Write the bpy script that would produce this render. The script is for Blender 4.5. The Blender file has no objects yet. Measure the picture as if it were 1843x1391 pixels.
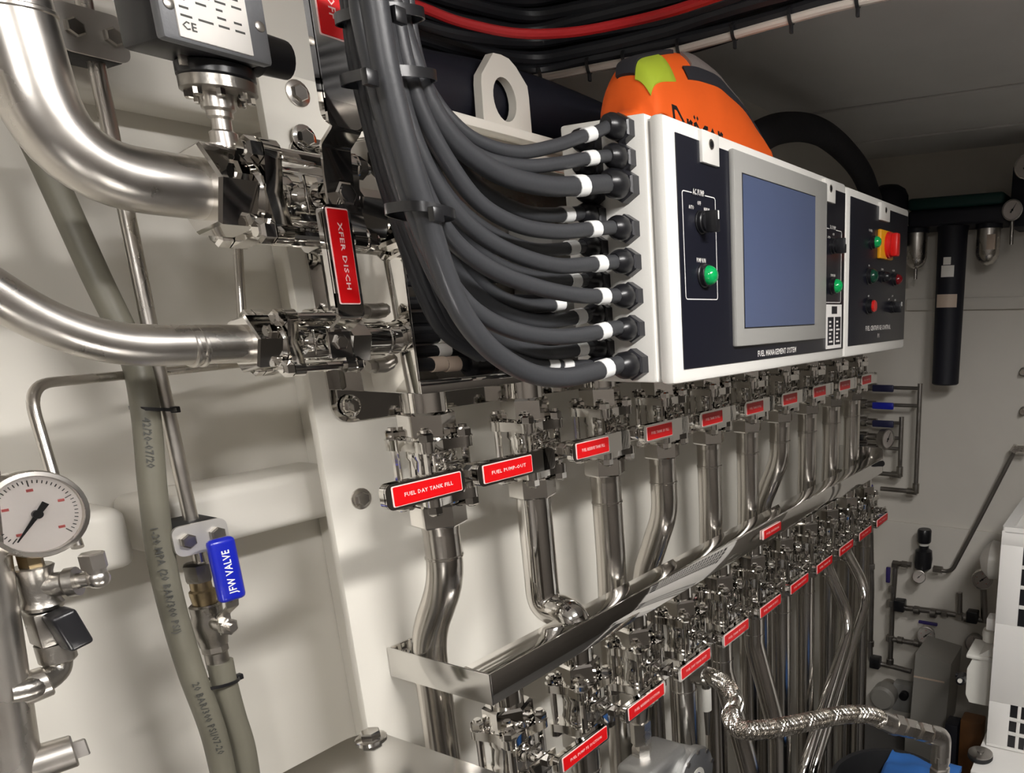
import bpy, bmesh, math, random
from mathutils import Vector, Matrix
random.seed(7)
scene = bpy.context.scene
COL = scene.collection

# ------------------------------------------------------------------ camera
# world: X runs along the valve panel away from the camera, Y points into the panel, Z up, eye height EYE
EYE = 1.6
F, CX, CY = 1365.7, 1358.06, 941.07
RM = ((0.45630905, -0.88969972, -0.01471294),
      (-0.24361427, -0.10900773, -0.96372683),
      (0.85582366, 0.44334155, -0.26648476))
cam_data = bpy.data.cameras.new('camera')
cam = bpy.data.objects.new('camera', cam_data)
COL.objects.link(cam)
cam_data.sensor_fit = 'HORIZONTAL'
cam_data.sensor_width = 36.0
cam_data.lens = F * 36.0 / 1843.0
cam_data.shift_x = (921.5 - CX) / 1843.0
cam_data.shift_y = (CY - 695.5) / 1843.0
cam_data.clip_start = 0.01
cam.matrix_world = Matrix(((RM[0][0], -RM[1][0], -RM[2][0], 0),
                           (RM[0][1], -RM[1][1], -RM[2][1], 0),
                           (RM[0][2], -RM[1][2], -RM[2][2], EYE),
                           (0, 0, 0, 1)))
scene.camera = cam

# ------------------------------------------------------------------ world, exposure
world = bpy.data.worlds.new('world'); scene.world = world
world.use_nodes = True
world.node_tree.nodes['Background'].inputs[0].default_value = (0.5, 0.55, 0.6, 1)
world.node_tree.nodes['Background'].inputs[1].default_value = 0.05
scene.view_settings.view_transform = 'Standard'
scene.view_settings.look = 'None'
scene.view_settings.gamma = 1
scene.view_settings.exposure = 0.12
scene.view_settings.use_curve_mapping = False
LAMP_POWER = 108.0      # emission strength of the ceiling lamp diffusers
CEIL = 0.50            # ceiling height above the eye

# ------------------------------------------------------------------ helpers
def ray(px, py):
    c = ((px - CX) / F, (py - CY) / F, 1.0)
    return Vector([sum(RM[r][k] * c[r] for r in range(3)) for k in range(3)])
def P(px, py, Y): d = ray(px, py); return d * (Y / d.y)
def PX(px, py, X): d = ray(px, py); return d * (X / d.x)
def PZ(px, py, Z): d = ray(px, py); return d * (Z / d.z)
def proj(p):
    c = [sum(RM[r][k] * p[k] for k in range(3)) for r in range(3)]
    return Vector((F * c[0] / c[2] + CX, F * c[1] / c[2] + CY))
def V(*a): return Vector(a)
def s2l(c): return tuple((x / 12.92 if x <= 0.04045 else ((x + 0.055) / 1.055) ** 2.4) for x in c)
def rgb(r, g, b): return s2l((r / 255, g / 255, b / 255))

def mat(name, col, rough=0.5, metal=0.0, bump=0.0, bscale=60, rvar=0.0, cvar=0.0, cscale=6, emit=0, coat=0, spec=0.5, aniso=0, stretch=None):
    m = bpy.data.materials.new(name); m.use_nodes = True
    nt = m.node_tree; b = nt.nodes['Principled BSDF']
    b.inputs['Base Color'].default_value = (*col, 1)
    b.inputs['Roughness'].default_value = rough
    b.inputs['Metallic'].default_value = metal
    b.inputs['Specular IOR Level'].default_value = spec
    if coat: b.inputs['Coat Weight'].default_value = coat; b.inputs['Coat Roughness'].default_value = 0.08
    if emit:
        b.inputs['Emission Color'].default_value = (*col, 1); b.inputs['Emission Strength'].default_value = emit
    if bump or rvar or cvar:
        tc = nt.nodes.new('ShaderNodeTexCoord')
        mp = nt.nodes.new('ShaderNodeMapping')
        if stretch: mp.inputs['Scale'].default_value = stretch
        nt.links.new(tc.outputs['Object'], mp.inputs[0])
    if bump:
        n = nt.nodes.new('ShaderNodeTexNoise'); n.inputs['Scale'].default_value = bscale; n.inputs['Detail'].default_value = 4
        nt.links.new(mp.outputs[0], n.inputs['Vector'])
        bp = nt.nodes.new('ShaderNodeBump'); bp.inputs['Strength'].default_value = bump; bp.inputs['Distance'].default_value = 0.002
        nt.links.new(n.outputs[0], bp.inputs['Height']); nt.links.new(bp.outputs[0], b.inputs['Normal'])
    if rvar or cvar:
        n2 = nt.nodes.new('ShaderNodeTexNoise'); n2.inputs['Scale'].default_value = cscale; n2.inputs['Detail'].default_value = 5
        nt.links.new(mp.outputs[0], n2.inputs['Vector'])
    if rvar:
        mr = nt.nodes.new('ShaderNodeMapRange'); mr.inputs[1].default_value = 0.3; mr.inputs[2].default_value = 0.7
        mr.inputs[3].default_value = max(0.02, rough - rvar); mr.inputs[4].default_value = rough + rvar
        nt.links.new(n2.outputs[0], mr.inputs[0]); nt.links.new(mr.outputs[0], b.inputs['Roughness'])
    if cvar:
        mx = nt.nodes.new('ShaderNodeMix'); mx.data_type = 'RGBA'
        mr2 = nt.nodes.new('ShaderNodeMapRange'); mr2.inputs[1].default_value = 0.35; mr2.inputs[2].default_value = 0.7
        nt.links.new(n2.outputs[0], mr2.inputs[0]); nt.links.new(mr2.outputs[0], mx.inputs[0])
        mx.inputs[6].default_value = (*col, 1); mx.inputs[7].default_value = (*[c * (1 - cvar) for c in col], 1)
        nt.links.new(mx.outputs[2], b.inputs['Base Color'])
    return m

M = {}
M['hull'] = mat('hull_paint', rgb(226, 222, 213), 0.38, bump=0.12, bscale=14, cvar=0.07, cscale=3.5)
M['plate'] = mat('plate_paint', rgb(232, 228, 218), 0.34, bump=0.05, bscale=120, cvar=0.04, cscale=5)
M['far'] = mat('far_wall_paint', rgb(226, 221, 212), 0.45, bump=0.05, bscale=80, cvar=0.05)
M['ceil'] = mat('ceiling_paint', rgb(232, 231, 229), 0.5, bump=0.04, bscale=80, cvar=0.05)
M['floor'] = mat('floor_paint', rgb(92, 90, 88), 0.5, bump=0.2, bscale=200, cvar=0.15)
M['cab'] = mat('cabinet_powder_coat', rgb(236, 234, 228), 0.4, bump=0.06, bscale=500)
M['steel'] = mat('brushed_stainless', (0.62, 0.59, 0.55), 0.2, 1.0, rvar=0.06, cscale=9, stretch=(8, 8, 0.6))
M['galv'] = mat('galvanised_plate', (0.62, 0.60, 0.57), 0.5, 0.75, rvar=0.08, cscale=40)
M['satin'] = mat('satin_stainless', (0.62, 0.59, 0.55), 0.3, 1.0, rvar=0.08, cscale=20)
M['chrome'] = mat('polished_stainless', (0.78, 0.76, 0.73), 0.06, 1.0, rvar=0.03, cscale=12)
M['mirror'] = mat('mirror_stainless', (0.78, 0.765, 0.74), 0.04, 1.0, bump=0.05, bscale=9)
M['tray'] = mat('satin_mirror_stainless', (0.66, 0.65, 0.63), 0.12, 1.0, bump=0.04, bscale=9)
M['brass'] = mat('stained_brass', (0.42, 0.33, 0.2), 0.35, 1.0, cvar=0.4, cscale=60)
M['dull'] = mat('dull_fitting_steel', (0.38, 0.36, 0.33), 0.34, 1.0, rvar=0.1, cscale=30, bump=0.15, bscale=300)
M['dark_metal'] = mat('dark_fitting_steel', (0.34, 0.32, 0.3), 0.38, 1.0, rvar=0.1, cscale=40)
M['cable'] = mat('black_cable_jacket', rgb(58, 59, 62), 0.42, bump=0.06, bscale=300)
M['cable2'] = mat('dark_cable_jacket', rgb(26, 27, 31), 0.5, bump=0.06, bscale=300)
M['black'] = mat('black_plastic', rgb(26, 26, 29), 0.32)
M['gland'] = mat('black_nylon', rgb(38, 38, 42), 0.3)
M['rubber'] = mat('black_rubber', rgb(24, 24, 26), 0.6, bump=0.1, bscale=200)
M['grey_plastic'] = mat('grey_plastic', rgb(112, 113, 116), 0.4, bump=0.1, bscale=400)
M['hose'] = mat('grey_hose_rubber', rgb(114, 111, 98), 0.5, bump=0.06, bscale=150, cvar=0.12, cscale=14)
M['ink'] = mat('faded_ink', rgb(70, 70, 66), 0.6)
M['tie'] = mat('cable_tie_nylon', rgb(28, 28, 30), 0.3)
M['sleeve'] = mat('white_marker_sleeve', rgb(236, 236, 234), 0.4)
M['red'] = mat('red_engraved_label', rgb(214, 8, 16), 0.35)
M['white_print'] = mat('white_print', rgb(245, 242, 238), 0.5)
M['pink_print'] = mat('engraved_white_core', rgb(250, 214, 210), 0.5)
M['overlay'] = mat('black_overlay_panel', rgb(23, 24, 34), 0.32, bump=0.02, bscale=300)
M['bezel'] = mat('grey_bezel', rgb(160, 159, 155), 0.4)
M['screen'] = mat('dusty_screen_glass', rgb(84, 96, 128), 0.24, cvar=0.12, cscale=3, rvar=0.05, coat=0.3)
M['aisle'] = mat('aisle_wall_paint', rgb(92, 87, 82), 0.5, cvar=0.1)
M['green'] = mat('green_lens', rgb(8, 160, 84), 0.12, coat=0.5)
M['red_lens'] = mat('red_lens', rgb(200, 36, 34), 0.2, coat=0.4)
M['dark_red'] = mat('dark_red_lens', rgb(110, 16, 24), 0.2)
M['dark_green'] = mat('dark_green_lens', rgb(14, 60, 44), 0.25)
M['yellow'] = mat('yellow_plastic', rgb(240, 166, 24), 0.4)
M['red_plastic'] = mat('red_plastic', rgb(214, 30, 26), 0.35)
M['blue'] = mat('blue_vinyl', rgb(20, 34, 170), 0.3, coat=0.3)
M['purple'] = mat('purple_vinyl', rgb(58, 48, 110), 0.4)
M['navy'] = mat('navy_vinyl', rgb(36, 38, 74), 0.4)
M['dial'] = mat('gauge_dial', rgb(230, 222, 216), 0.5)
M['pink_mark'] = mat('red_scale_print', rgb(222, 120, 116), 0.5)
M['glass'] = mat('gauge_glass', (1, 1, 1), 0.03)
g = M['glass'].node_tree.nodes['Principled BSDF']; g.inputs['Transmission Weight'].default_value = 1; g.inputs['IOR'].default_value = 1.3
M['orange'] = mat('orange_fabric', rgb(240, 96, 14), 0.75, bump=0.3, bscale=40, cvar=0.1, cscale=8)
M['lime'] = mat('lime_trim', rgb(170, 190, 50), 0.6)
M['reflective'] = mat('grey_reflective_tape', rgb(120, 112, 108), 0.5, bump=0.3, bscale=200)
M['dark_fabric'] = mat('dark_fabric', rgb(34, 34, 40), 0.8, bump=0.4, bscale=60)
M['navy_dark'] = mat('dark_navy_cover', rgb(16, 17, 30), 0.6)
M['filter_green'] = mat('dark_green_filter_head', rgb(14, 60, 56), 0.5)
M['label_paper'] = mat('paper_label', rgb(250, 246, 240), 0.5, cvar=0.05, cscale=40)
M['label_beige'] = mat('beige_label', rgb(206, 186, 168), 0.5)
M['machine'] = mat('machine_white_paint', rgb(226, 224, 220), 0.4, bump=0.03, bscale=300)
M['white_plastic'] = mat('white_plastic', rgb(224, 222, 214), 0.35)
M['cover'] = mat('translucent_grey_cover', rgb(150, 147, 140), 0.35)
M['cast'] = mat('cast_aluminium', (0.45, 0.45, 0.44), 0.42, 0.85, bump=0.2, bscale=250)
M['wood'] = mat('brown_board', rgb(110, 70, 30), 0.6, cvar=0.3, cscale=20)
M['blue_rag'] = mat('blue_cloth', rgb(36, 92, 160), 0.8, bump=0.3, bscale=40)
M['red_cable'] = mat('red_cable_jacket', rgb(170, 24, 28), 0.45)
M['white_cable'] = mat('white_cable_jacket', rgb(206, 198, 188), 0.5)
M['lamp'] = mat('lamp_diffuser', (1.0, 0.97, 0.94), 0.5, emit=LAMP_POWER)
M['braid'] = mat('braided_stainless', (0.56, 0.53, 0.48), 0.25, 1.0)

class MB:
    """collects shapes (eye-relative metres); build() links them as one mesh object"""
    def __init__(s): s.v = []; s.f = []; s.tags = []
    def add(s, vs, fs):
        o = len(s.v); s.v += [Vector(v) for v in vs]; s.f += [tuple(i + o for i in f) for f in fs]; return s
    def bm(s, bm):
        bm.verts.index_update(); s.add([v.co.copy() for v in bm.verts], [[v.index for v in f.verts] for f in bm.faces]); bm.free(); return s
    def box(s, lo, hi, bev=0.0, seg=2, rot=None):
        lo, hi = Vector(lo), Vector(hi); c = (lo + hi) / 2; d = hi - lo
        bm = bmesh.new(); bmesh.ops.create_cube(bm, size=1)
        for v in bm.verts: v.co = Vector((v.co.x * d.x, v.co.y * d.y, v.co.z * d.z))
        if bev: bmesh.ops.bevel(bm, geom=list(bm.edges), offset=min(bev, min(abs(d.x), abs(d.y), abs(d.z)) * 0.49), segments=seg, profile=0.5, affect='EDGES')
        for v in bm.verts: v.co = (rot @ v.co if rot else v.co) + c
        return s.bm(bm)
    def lathe(s, prof, o, axis, n=20, ref=None, phase=0.0, mul=None):
        o = Vector(o); w = Vector(axis).normalized()
        u = Vector(ref) if ref else (Vector((0, 0, 1)) if abs(w.z) < 0.9 else Vector((1, 0, 0)))
        u = (u - w * u.dot(w)).normalized(); vv = w.cross(u)
        vs = []; fs = []
        for t, r in prof:
            for k in range(n):
                a = 2 * math.pi * k / n + phase
                vs.append(o + w * t + (u * math.cos(a) + vv * math.sin(a)) * r)
        for j in range(len(prof) - 1):
            for k in range(n):
                k2 = (k + 1) % n
                fs.append((j * n + k, j * n + k2, (j + 1) * n + k2, (j + 1) * n + k))
        if prof[0][1] > 1e-6: fs.append(tuple(range(n - 1, -1, -1)))
        if prof[-1][1] > 1e-6: fs.append(tuple((len(prof) - 1) * n + k for k in range(n)))
        return s.add(vs, fs)
    def cyl(s, a, b, r, r2=None, n=20, ch=0.0, ref=None, phase=0.0):
        a, b = Vector(a), Vector(b); L = (b - a).length; r2 = r if r2 is None else r2
        p = [(0, r), (L, r2)] if not ch else [(0, r - ch), (ch, r), (L - ch, r2), (L, r2 - ch)]
        return s.lathe(p, a, b - a, n, ref, phase)
    def hexa(s, a, b, r, ch=0.0, ref=None, phase=0.0, n=6): return s.cyl(a, b, r, None, n, ch, ref, phase)
    def sphere(s, c, r, n=16, m=10, sc=(1, 1, 1)):
        vs = []; fs = []
        for j in range(m + 1):
            th = math.pi * j / m
            for k in range(n):
                a = 2 * math.pi * k / n
                vs.append(Vector(c) + Vector((math.sin(th) * math.cos(a) * sc[0], math.sin(th) * math.sin(a) * sc[1], math.cos(th) * sc[2])) * r)
        for j in range(m):
            for k in range(n):
                k2 = (k + 1) % n; fs.append((j * n + k, (j + 1) * n + k, (j + 1) * n + k2, j * n + k2))
        return s.add(vs, fs)
    def tube(s, pts, r, n=12, sq=None):
        pts = [Vector(p) for p in pts]; N = len(pts)
        rr = r if isinstance(r, (list, tuple)) else [r] * N
        T = [(pts[min(i + 1, N - 1)] - pts[max(i - 1, 0)]).normalized() for i in range(N)]
        u = T[0].orthogonal().normalized(); vs = []; fs = []
        for i in range(N):
            u = (u - T[i] * u.dot(T[i])).normalized(); w = T[i].cross(u)
            for k in range(n):
                a = 2 * math.pi * k / n; vs.append(pts[i] + (u * math.cos(a) + w * math.sin(a)) * rr[i])
        for i in range(N - 1):
            for k in range(n):
                k2 = (k + 1) % n; fs.append((i * n + k, i * n + k2, (i + 1) * n + k2, (i + 1) * n + k))
        fs.append(tuple(range(n - 1, -1, -1))); fs.append(tuple((N - 1) * n + k for k in range(n)))
        return s.add(vs, fs)
    def strip(s, pts, side, width, thick):
        """flat bar following pts; side = width direction"""
        pts = [Vector(p) for p in pts]; sd = Vector(side).normalized(); vs = []; fs = []; N = len(pts)
        wd = width if isinstance(width, (list, tuple)) else [width] * N
        for i in range(N):
            T = (pts[min(i + 1, N - 1)] - pts[max(i - 1, 0)]).normalized(); nn = T.cross(sd).normalized()
            for a, b in ((-1, -1), (1, -1), (1, 1), (-1, 1)): vs.append(pts[i] + sd * a * wd[i] / 2 + nn * b * thick / 2)
        for i in range(N - 1):
            for k in range(4):
                k2 = (k + 1) % 4; fs.append((i * 4 + k, i * 4 + k2, (i + 1) * 4 + k2, (i + 1) * 4 + k))
        fs.append((3, 2, 1, 0)); fs.append(tuple((N - 1) * 4 + k for k in range(4)))
        return s.add(vs, fs)
    def prism(s, poly, o, u, v, depth):
        o, u, v = Vector(o), Vector(u), Vector(v); w = u.cross(v).normalized() * depth; n = len(poly)
        a = [o + u * p[0] + v * p[1] for p in poly]; b = [p + w for p in a]
        fs = [tuple(range(n - 1, -1, -1)), tuple(range(n, 2 * n))] + [(k, (k + 1) % n, n + (k + 1) % n, n + k) for k in range(n)]
        return s.add(a + b, fs)
    def ring_prism(s, outer, inner, o, u, v, depth):
        """plate with one hole: outer and inner loops of equal count"""
        o, u, v = Vector(o), Vector(u), Vector(v); w = u.cross(v).normalized() * depth; n = len(outer)
        L = [[o + u * p[0] + v * p[1] + w * d for p in lp] for d in (0, 1) for lp in (outer, inner)]
        fs = []
        for k in range(n):
            q = (k + 1) % n
            fs += [(k, n + k, n + q, q), (2 * n + k, 2 * n + q, 3 * n + q, 3 * n + k), (k, q, 2 * n + q, 2 * n + k), (n + k, 3 * n + k, 3 * n + q, n + q)]
        return s.add([p for l in L for p in l], fs)
    def mesh(s, name, m, origin, angle=34):
        me = bpy.data.meshes.new(name)
        me.from_pydata([v - origin for v in s.v], [], s.f); me.update()
        bm = bmesh.new(); bm.from_mesh(me); bmesh.ops.recalc_face_normals(bm, faces=bm.faces); bm.to_mesh(me); bm.free()
        me.polygons.foreach_set('use_smooth', [True] * len(me.polygons))
        me.set_sharp_from_angle(angle=math.radians(angle)); me.materials.append(m)
        return me
    def build(s, name, m, parent=None, label=None, **kw):
        m = M[m] if isinstance(m, str) else m
        if parent is None:
            xs = [v.x for v in s.v]; ys = [v.y for v in s.v]; zs = [v.z for v in s.v]
            org = Vector(((min(xs) + max(xs)) / 2, (min(ys) + max(ys)) / 2, min(zs)))
        else: org = ORG[parent.name]
        o = bpy.data.objects.new(name, s.mesh(name, m, org, **kw)); COL.objects.link(o)
        if parent is None: o.location = org + Vector((0, 0, EYE)); ORG[o.name] = org
        else: o.parent = parent; ORG[o.name] = org
        if label: o['label'] = label
        return o
ORG = {}
def tag(o, label, cat, group=None):
    o['label'] = label; o['category'] = cat
    if group: o['group'] = group
    return o
def thing(name, label, cat, org, group=None):
    o = bpy.data.objects.new(name, None); COL.objects.link(o); o.empty_display_size = 0.02
    org = Vector(org); o.location = org + Vector((0, 0, EYE)); ORG[o.name] = org
    return tag(o, label, cat, group)
def struct(o): o['kind'] = 'structure'; return o
def copy_tree(o, parent=None):
    c = o.copy(); COL.objects.link(c); c.parent = parent; ORG[c.name] = ORG[o.name]
    for ch in list(o.children): copy_tree(ch, c)
    return c
def spline(pts, n=8):
    pts = [Vector(p) for p in pts]; q = [pts[0] * 2 - pts[1]] + pts + [pts[-1] * 2 - pts[-2]]; out = []
    for i in range(1, len(q) - 2):
        p0, p1, p2, p3 = q[i - 1:i + 3]
        for k in range(n):
            t = k / n
            out.append(0.5 * ((2 * p1) + (p2 - p0) * t + (2 * p0 - 5 * p1 + 4 * p2 - p3) * t * t + (3 * p1 - p0 - 3 * p2 + p3) * t ** 3))
    out.append(pts[-1]); return out
def bend(pts, rad, n=8):
    pts = [Vector(p) for p in pts]; out = [pts[0]]
    for i in range(1, len(pts) - 1):
        a, b, c = pts[i - 1:i + 2]; d1 = (a - b).normalized(); d2 = (c - b).normalized()
        ang = d1.angle(d2); r = rad[i - 1] if isinstance(rad, (list, tuple)) else rad
        t = min(r / max(math.tan(ang / 2), 1e-3), (a - b).length * 0.49, (c - b).length * 0.49)
        p, q = b + d1 * t, b + d2 * t
        for k in range(n + 1):
            s_ = k / n; out.append(p * (1 - s_) ** 2 + b * 2 * s_ * (1 - s_) + q * s_ ** 2)
    out.append(pts[-1]); return out
def rrect(x0, y0, x1, y1, r, n=4):
    out = []
    for cx, cy, a0 in ((x1 - r, y0 + r, -90), (x1 - r, y1 - r, 0), (x0 + r, y1 - r, 90), (x0 + r, y0 + r, 180)):
        for k in range(n + 1):
            a = math.radians(a0 + 90 * k / n); out.append((cx + r * math.cos(a), cy + r * math.sin(a)))
    return out
def text(s, c, u, v, size, m, parent, width=None, name='lettering', ext=0.0002, align='CENTER'):
    cu = bpy.data.curves.new('t', 'FONT'); cu.body = s; cu.size = 1; cu.resolution_u = 1; cu.extrude = 0; cu.offset = 0.018; cu.space_character = 1.12
    cu.align_x = align; cu.align_y = 'CENTER'
    ob = bpy.data.objects.new('t', cu); COL.objects.link(ob)
    bpy.context.view_layer.update()
    me0 = bpy.data.meshes.new_from_object(ob.evaluated_get(bpy.context.evaluated_depsgraph_get()))
    vs = [w.co.copy() for w in me0.vertices]; fs = [tuple(p.vertices) for p in me0.polygons]
    bpy.data.objects.remove(ob); bpy.data.curves.remove(cu); bpy.data.meshes.remove(me0)
    xs = [w.x for w in vs]; w0 = max(xs) - min(xs); sx = (width / w0) if width else size
    c, u, v = Vector(c), Vector(u).normalized(), Vector(v).normalized(); nn = u.cross(v)
    mb = MB(); mb.add([c + u * w.x * sx + v * w.y * size + nn * ext for w in vs], fs)
    return mb.build(name, m, parent)
XA, YA, ZA = V(1, 0, 0), V(0, 1, 0), V(0, 0, 1)
LX, LZ = V(1, 0, 0), V(0, 0, 1)       # reading direction and up for print facing the aisle (-Y)

# ------------------------------------------------------------------ setting
YP, YH, YPIPE = 0.82, 0.95, 0.72      # mounting panel front, hull wall, upper pipe row
XFAR, XBACK, YAISLE, FLOOR = 2.7, -1.3, -1.0, -EYE
struct(MB().box((XBACK, YAISLE, FLOOR - 0.05), (XFAR, YH, FLOOR)).build('floor', 'floor'))
w = struct(MB().box((XBACK, YH, FLOOR), (XFAR, YH + 0.05, CEIL)).build('wall_left', 'hull'))
struct(MB().box((XBACK, YAISLE - 0.05, FLOOR), (XFAR, YAISLE, CEIL)).build('wall_right', 'aisle'))
struct(MB().box((XBACK - 0.05, YAISLE, FLOOR), (XBACK, YH, CEIL)).build('wall_back', 'aisle'))
wf = struct(MB().box((XFAR, YAISLE, FLOOR), (XFAR + 0.05, YH, CEIL)).build('wall_far', 'far'))
zs = PX(1700, 947, XFAR).z
MB().box((XFAR - 0.012, YAISLE, FLOOR + 0.01), (XFAR, YH - 0.001, zs), 0.003).build('lower_panel', M['far'], wf)
cl = struct(MB().box((XBACK, YAISLE, CEIL), (XFAR, YH, CEIL + 0.05)).build('ceiling', 'ceil'))
for k, x in enumerate((-0.4, 0.75, PZ(1600, 184, CEIL).x, 2.42)):
    MB().box((x - 0.006, YAISLE, CEIL - 0.006), (x + 0.006, YH - 0.001, CEIL), 0.002).build('seam_strip', 'ceil', cl)

# ceiling lamps of the aisle: real fixtures, behind and above the camera
def ceiling_lamp(x0, x1, y, label):
    t = thing('ceiling_lamp', label, 'lamp', ((x0 + x1) / 2, y, CEIL), 'aisle ceiling lamps')
    MB().box((x0, y - 0.07, CEIL - 0.03), (x1, y + 0.07, CEIL), 0.008).build('housing', 'machine', t)
    MB().box((x0 + 0.02, y - 0.055, CEIL - 0.045), (x1 - 0.02, y + 0.055, CEIL - 0.028), 0.006).build('diffuser', 'lamp', t)
ceiling_lamp(0.22, 0.82, -0.30, 'white strip lamp on the ceiling beside the control cabinet aisle')
ceiling_lamp(-0.95, -0.35, -0.30, 'white strip lamp on the ceiling behind the photographer')

# hull stringers
def stringer(x0, x1, z0, z1, yf, label):
    o = MB().box((x0, yf, z0), (x1, YH - 0.001, z1), 0.012, 4).build('hull_stringer', 'hull')
    return tag(o, label, 'beam', 'painted hull stringers')
YS = 0.87
za, zb = P(512, 952, YS).z, P(450, 868, YS).z
stringer(P(285, 990, YS).x, P(590, 930, YS).x + 0.03, za, zb, YS, 'white painted stringer butting the mounting panel edge behind grey hose')
stringer(-0.6, P(252, 1010, YS).x, za, zb, YS, 'white painted stringer end behind the round pressure gauge')
zt0, zt1 = P(180, 165, 0.88).z, P(180, 30, 0.88).z
stringer(-0.6, P(470, 120, 0.88).x + 0.02, zt0, zt1 + 0.02, 0.88, 'white painted upper stringer behind the black pressure switch box')

# ------------------------------------------------------------------ mounting panel with lifting eye
XL = 0.527
mp_ = thing('mounting_panel', 'large white painted mounting panel carrying pipes and valves', 'panel', (1.3, YP, FLOOR))
MB().box((XL, YP, FLOOR + 0.001), (2.16, YP + 0.012, 0.243), 0.002).build('panel_sheet', 'plate', mp_)
MB().box((XL + 0.1, YP - 0.03, 0.231), (2.16, YP, 0.243), 0.002).build('top_flange', 'plate', mp_)
MB().box((2.148, YP - 0.03, -1.55), (2.16, YP, 0.23), 0.002).build('end_flange', 'plate', mp_)
for x in (0.62, 1.3, 2.05):
    MB().box((x - 0.03, YP + 0.012, -1.5), (x + 0.03, YH - 0.001, 0.2), 0.003).build('spacer_rib', 'plate', mp_)
ex, ez = P(905, 180, YP).x, P(905, 180, YP).z
n = 24
hole = [(0.021 * math.cos(2 * math.pi * k / n), 0.027 * math.sin(2 * math.pi * k / n)) for k in range(n)]
def cast(a):
    # outline of the lifting eye: tapered shoulders over a straight tab
    best = 9; dx, dz = math.cos(a), math.sin(a)
    poly = [(-0.043, -0.05), (0.047, -0.05), (0.047, 0.025), (0.02, 0.052), (-0.012, 0.055), (-0.04, 0.02)]
    for i in range(len(poly)):
        (x1, z1), (x2, z2) = poly[i], poly[(i + 1) % len(poly)]
        den = dx * (z2 - z1) - dz * (x2 - x1)
        if abs(den) < 1e-9: continue
        t = (x1 * (z2 - z1) - z1 * (x2 - x1)) / den; q = (x1 * dz - z1 * dx) / den
        if t > 0 and -1e-6 <= q <= 1 + 1e-6: best = min(best, t)
    return (dx * best, dz * best)
outer = [cast(2 * math.pi * k / n) for k in range(n)]
MB().ring_prism(outer, hole, (ex, YP - 0.004, ez), XA, ZA, -0.014).build('lifting_eye', 'plate', mp_)
def hexbolt(mb, c, ax, r=0.009, h=0.006, wash=True):
    c, ax = Vector(c), Vector(ax).normalized()
    if wash: mb.lathe([(0, r * 1.5), (0.0018, r * 1.5), (0.0022, r * 1.4)], c, ax, 18)
    mb.lathe([(0.001, r), (h * 0.85, r), (h, r * 0.86)], c, ax, 6)
for px, py in ((535, 168), (649, 897)):
    mb = MB(); hexbolt(mb, P(px, py, YP), -YA, 0.0085, 0.007); mb.build('panel_bolt', 'satin', mp_)

# ------------------------------------------------------------------ polished housing behind the cabinet
XB, YB, ZB0, ZB1 = 0.562, 0.69, -0.078, 0.172
hs = thing('header_housing', 'mirror polished open stainless housing behind the hanging black cables', 'housing', (1.3, YP, ZB0))
MB().box((XB, YB, ZB0), (XB + 0.003, YP, ZB1), 0.001).build('side_wall', 'mirror', hs)
MB().box((XB, YB, ZB0), (2.1, YP, ZB0 + 0.003), 0.001).build('bottom_wall', 'mirror', hs)
MB().box((XB, YB, ZB1), (2.1, YP, ZB1 + 0.003), 0.001).build('top_wall', 'mirror', hs)
MB().box((2.097, YB, ZB0), (2.1, YP, ZB1), 0.001).build('side_wall', 'mirror', hs)
MB().box((XB + 0.003, YP - 0.006, ZB0 + 0.003), (2.097, YP - 0.001, ZB1), 0).build('back_wall', 'satin', hs)
MB().box((XB, YB - 0.003, ZB0), (2.1, YB, ZB0 + 0.014), 0.001).build('front_lip', 'mirror', hs)
# flange frame against the panel
f0 = P(517, 240, YP - 0.004); f1 = P(640, 757, YP - 0.004)
fo = rrect(f0.x, f1.z, 1.2, f0.z, 0.02, 6)
fi = rrect(XB - 0.002, ZB0, 1.1, ZB1, 0.004, 6)
MB().ring_prism(fo, fi, (0, YP - 0.004, 0), XA, ZA, -0.003).build('mounting_flange', 'mirror', hs)
for px, py in ((630, 730), (547, 248)):
    mb = MB(); hexbolt(mb, P(px, py, YP - 0.006), -YA, 0.0085, 0.007); mb.build('flange_bolt', 'chrome', hs)
for px, py in ((685, 445), (700, 560), (722, 655)):
    q = P(px, py, 0.74); c = V(XB, q.y, q.z)
    MB().cyl(c, c - XA * 0.012, 0.008, n=16).cyl(c - XA * 0.012, c - XA * 0.02, 0.0065, n=6).build('blanking_plug', 'dull', hs)

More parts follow.
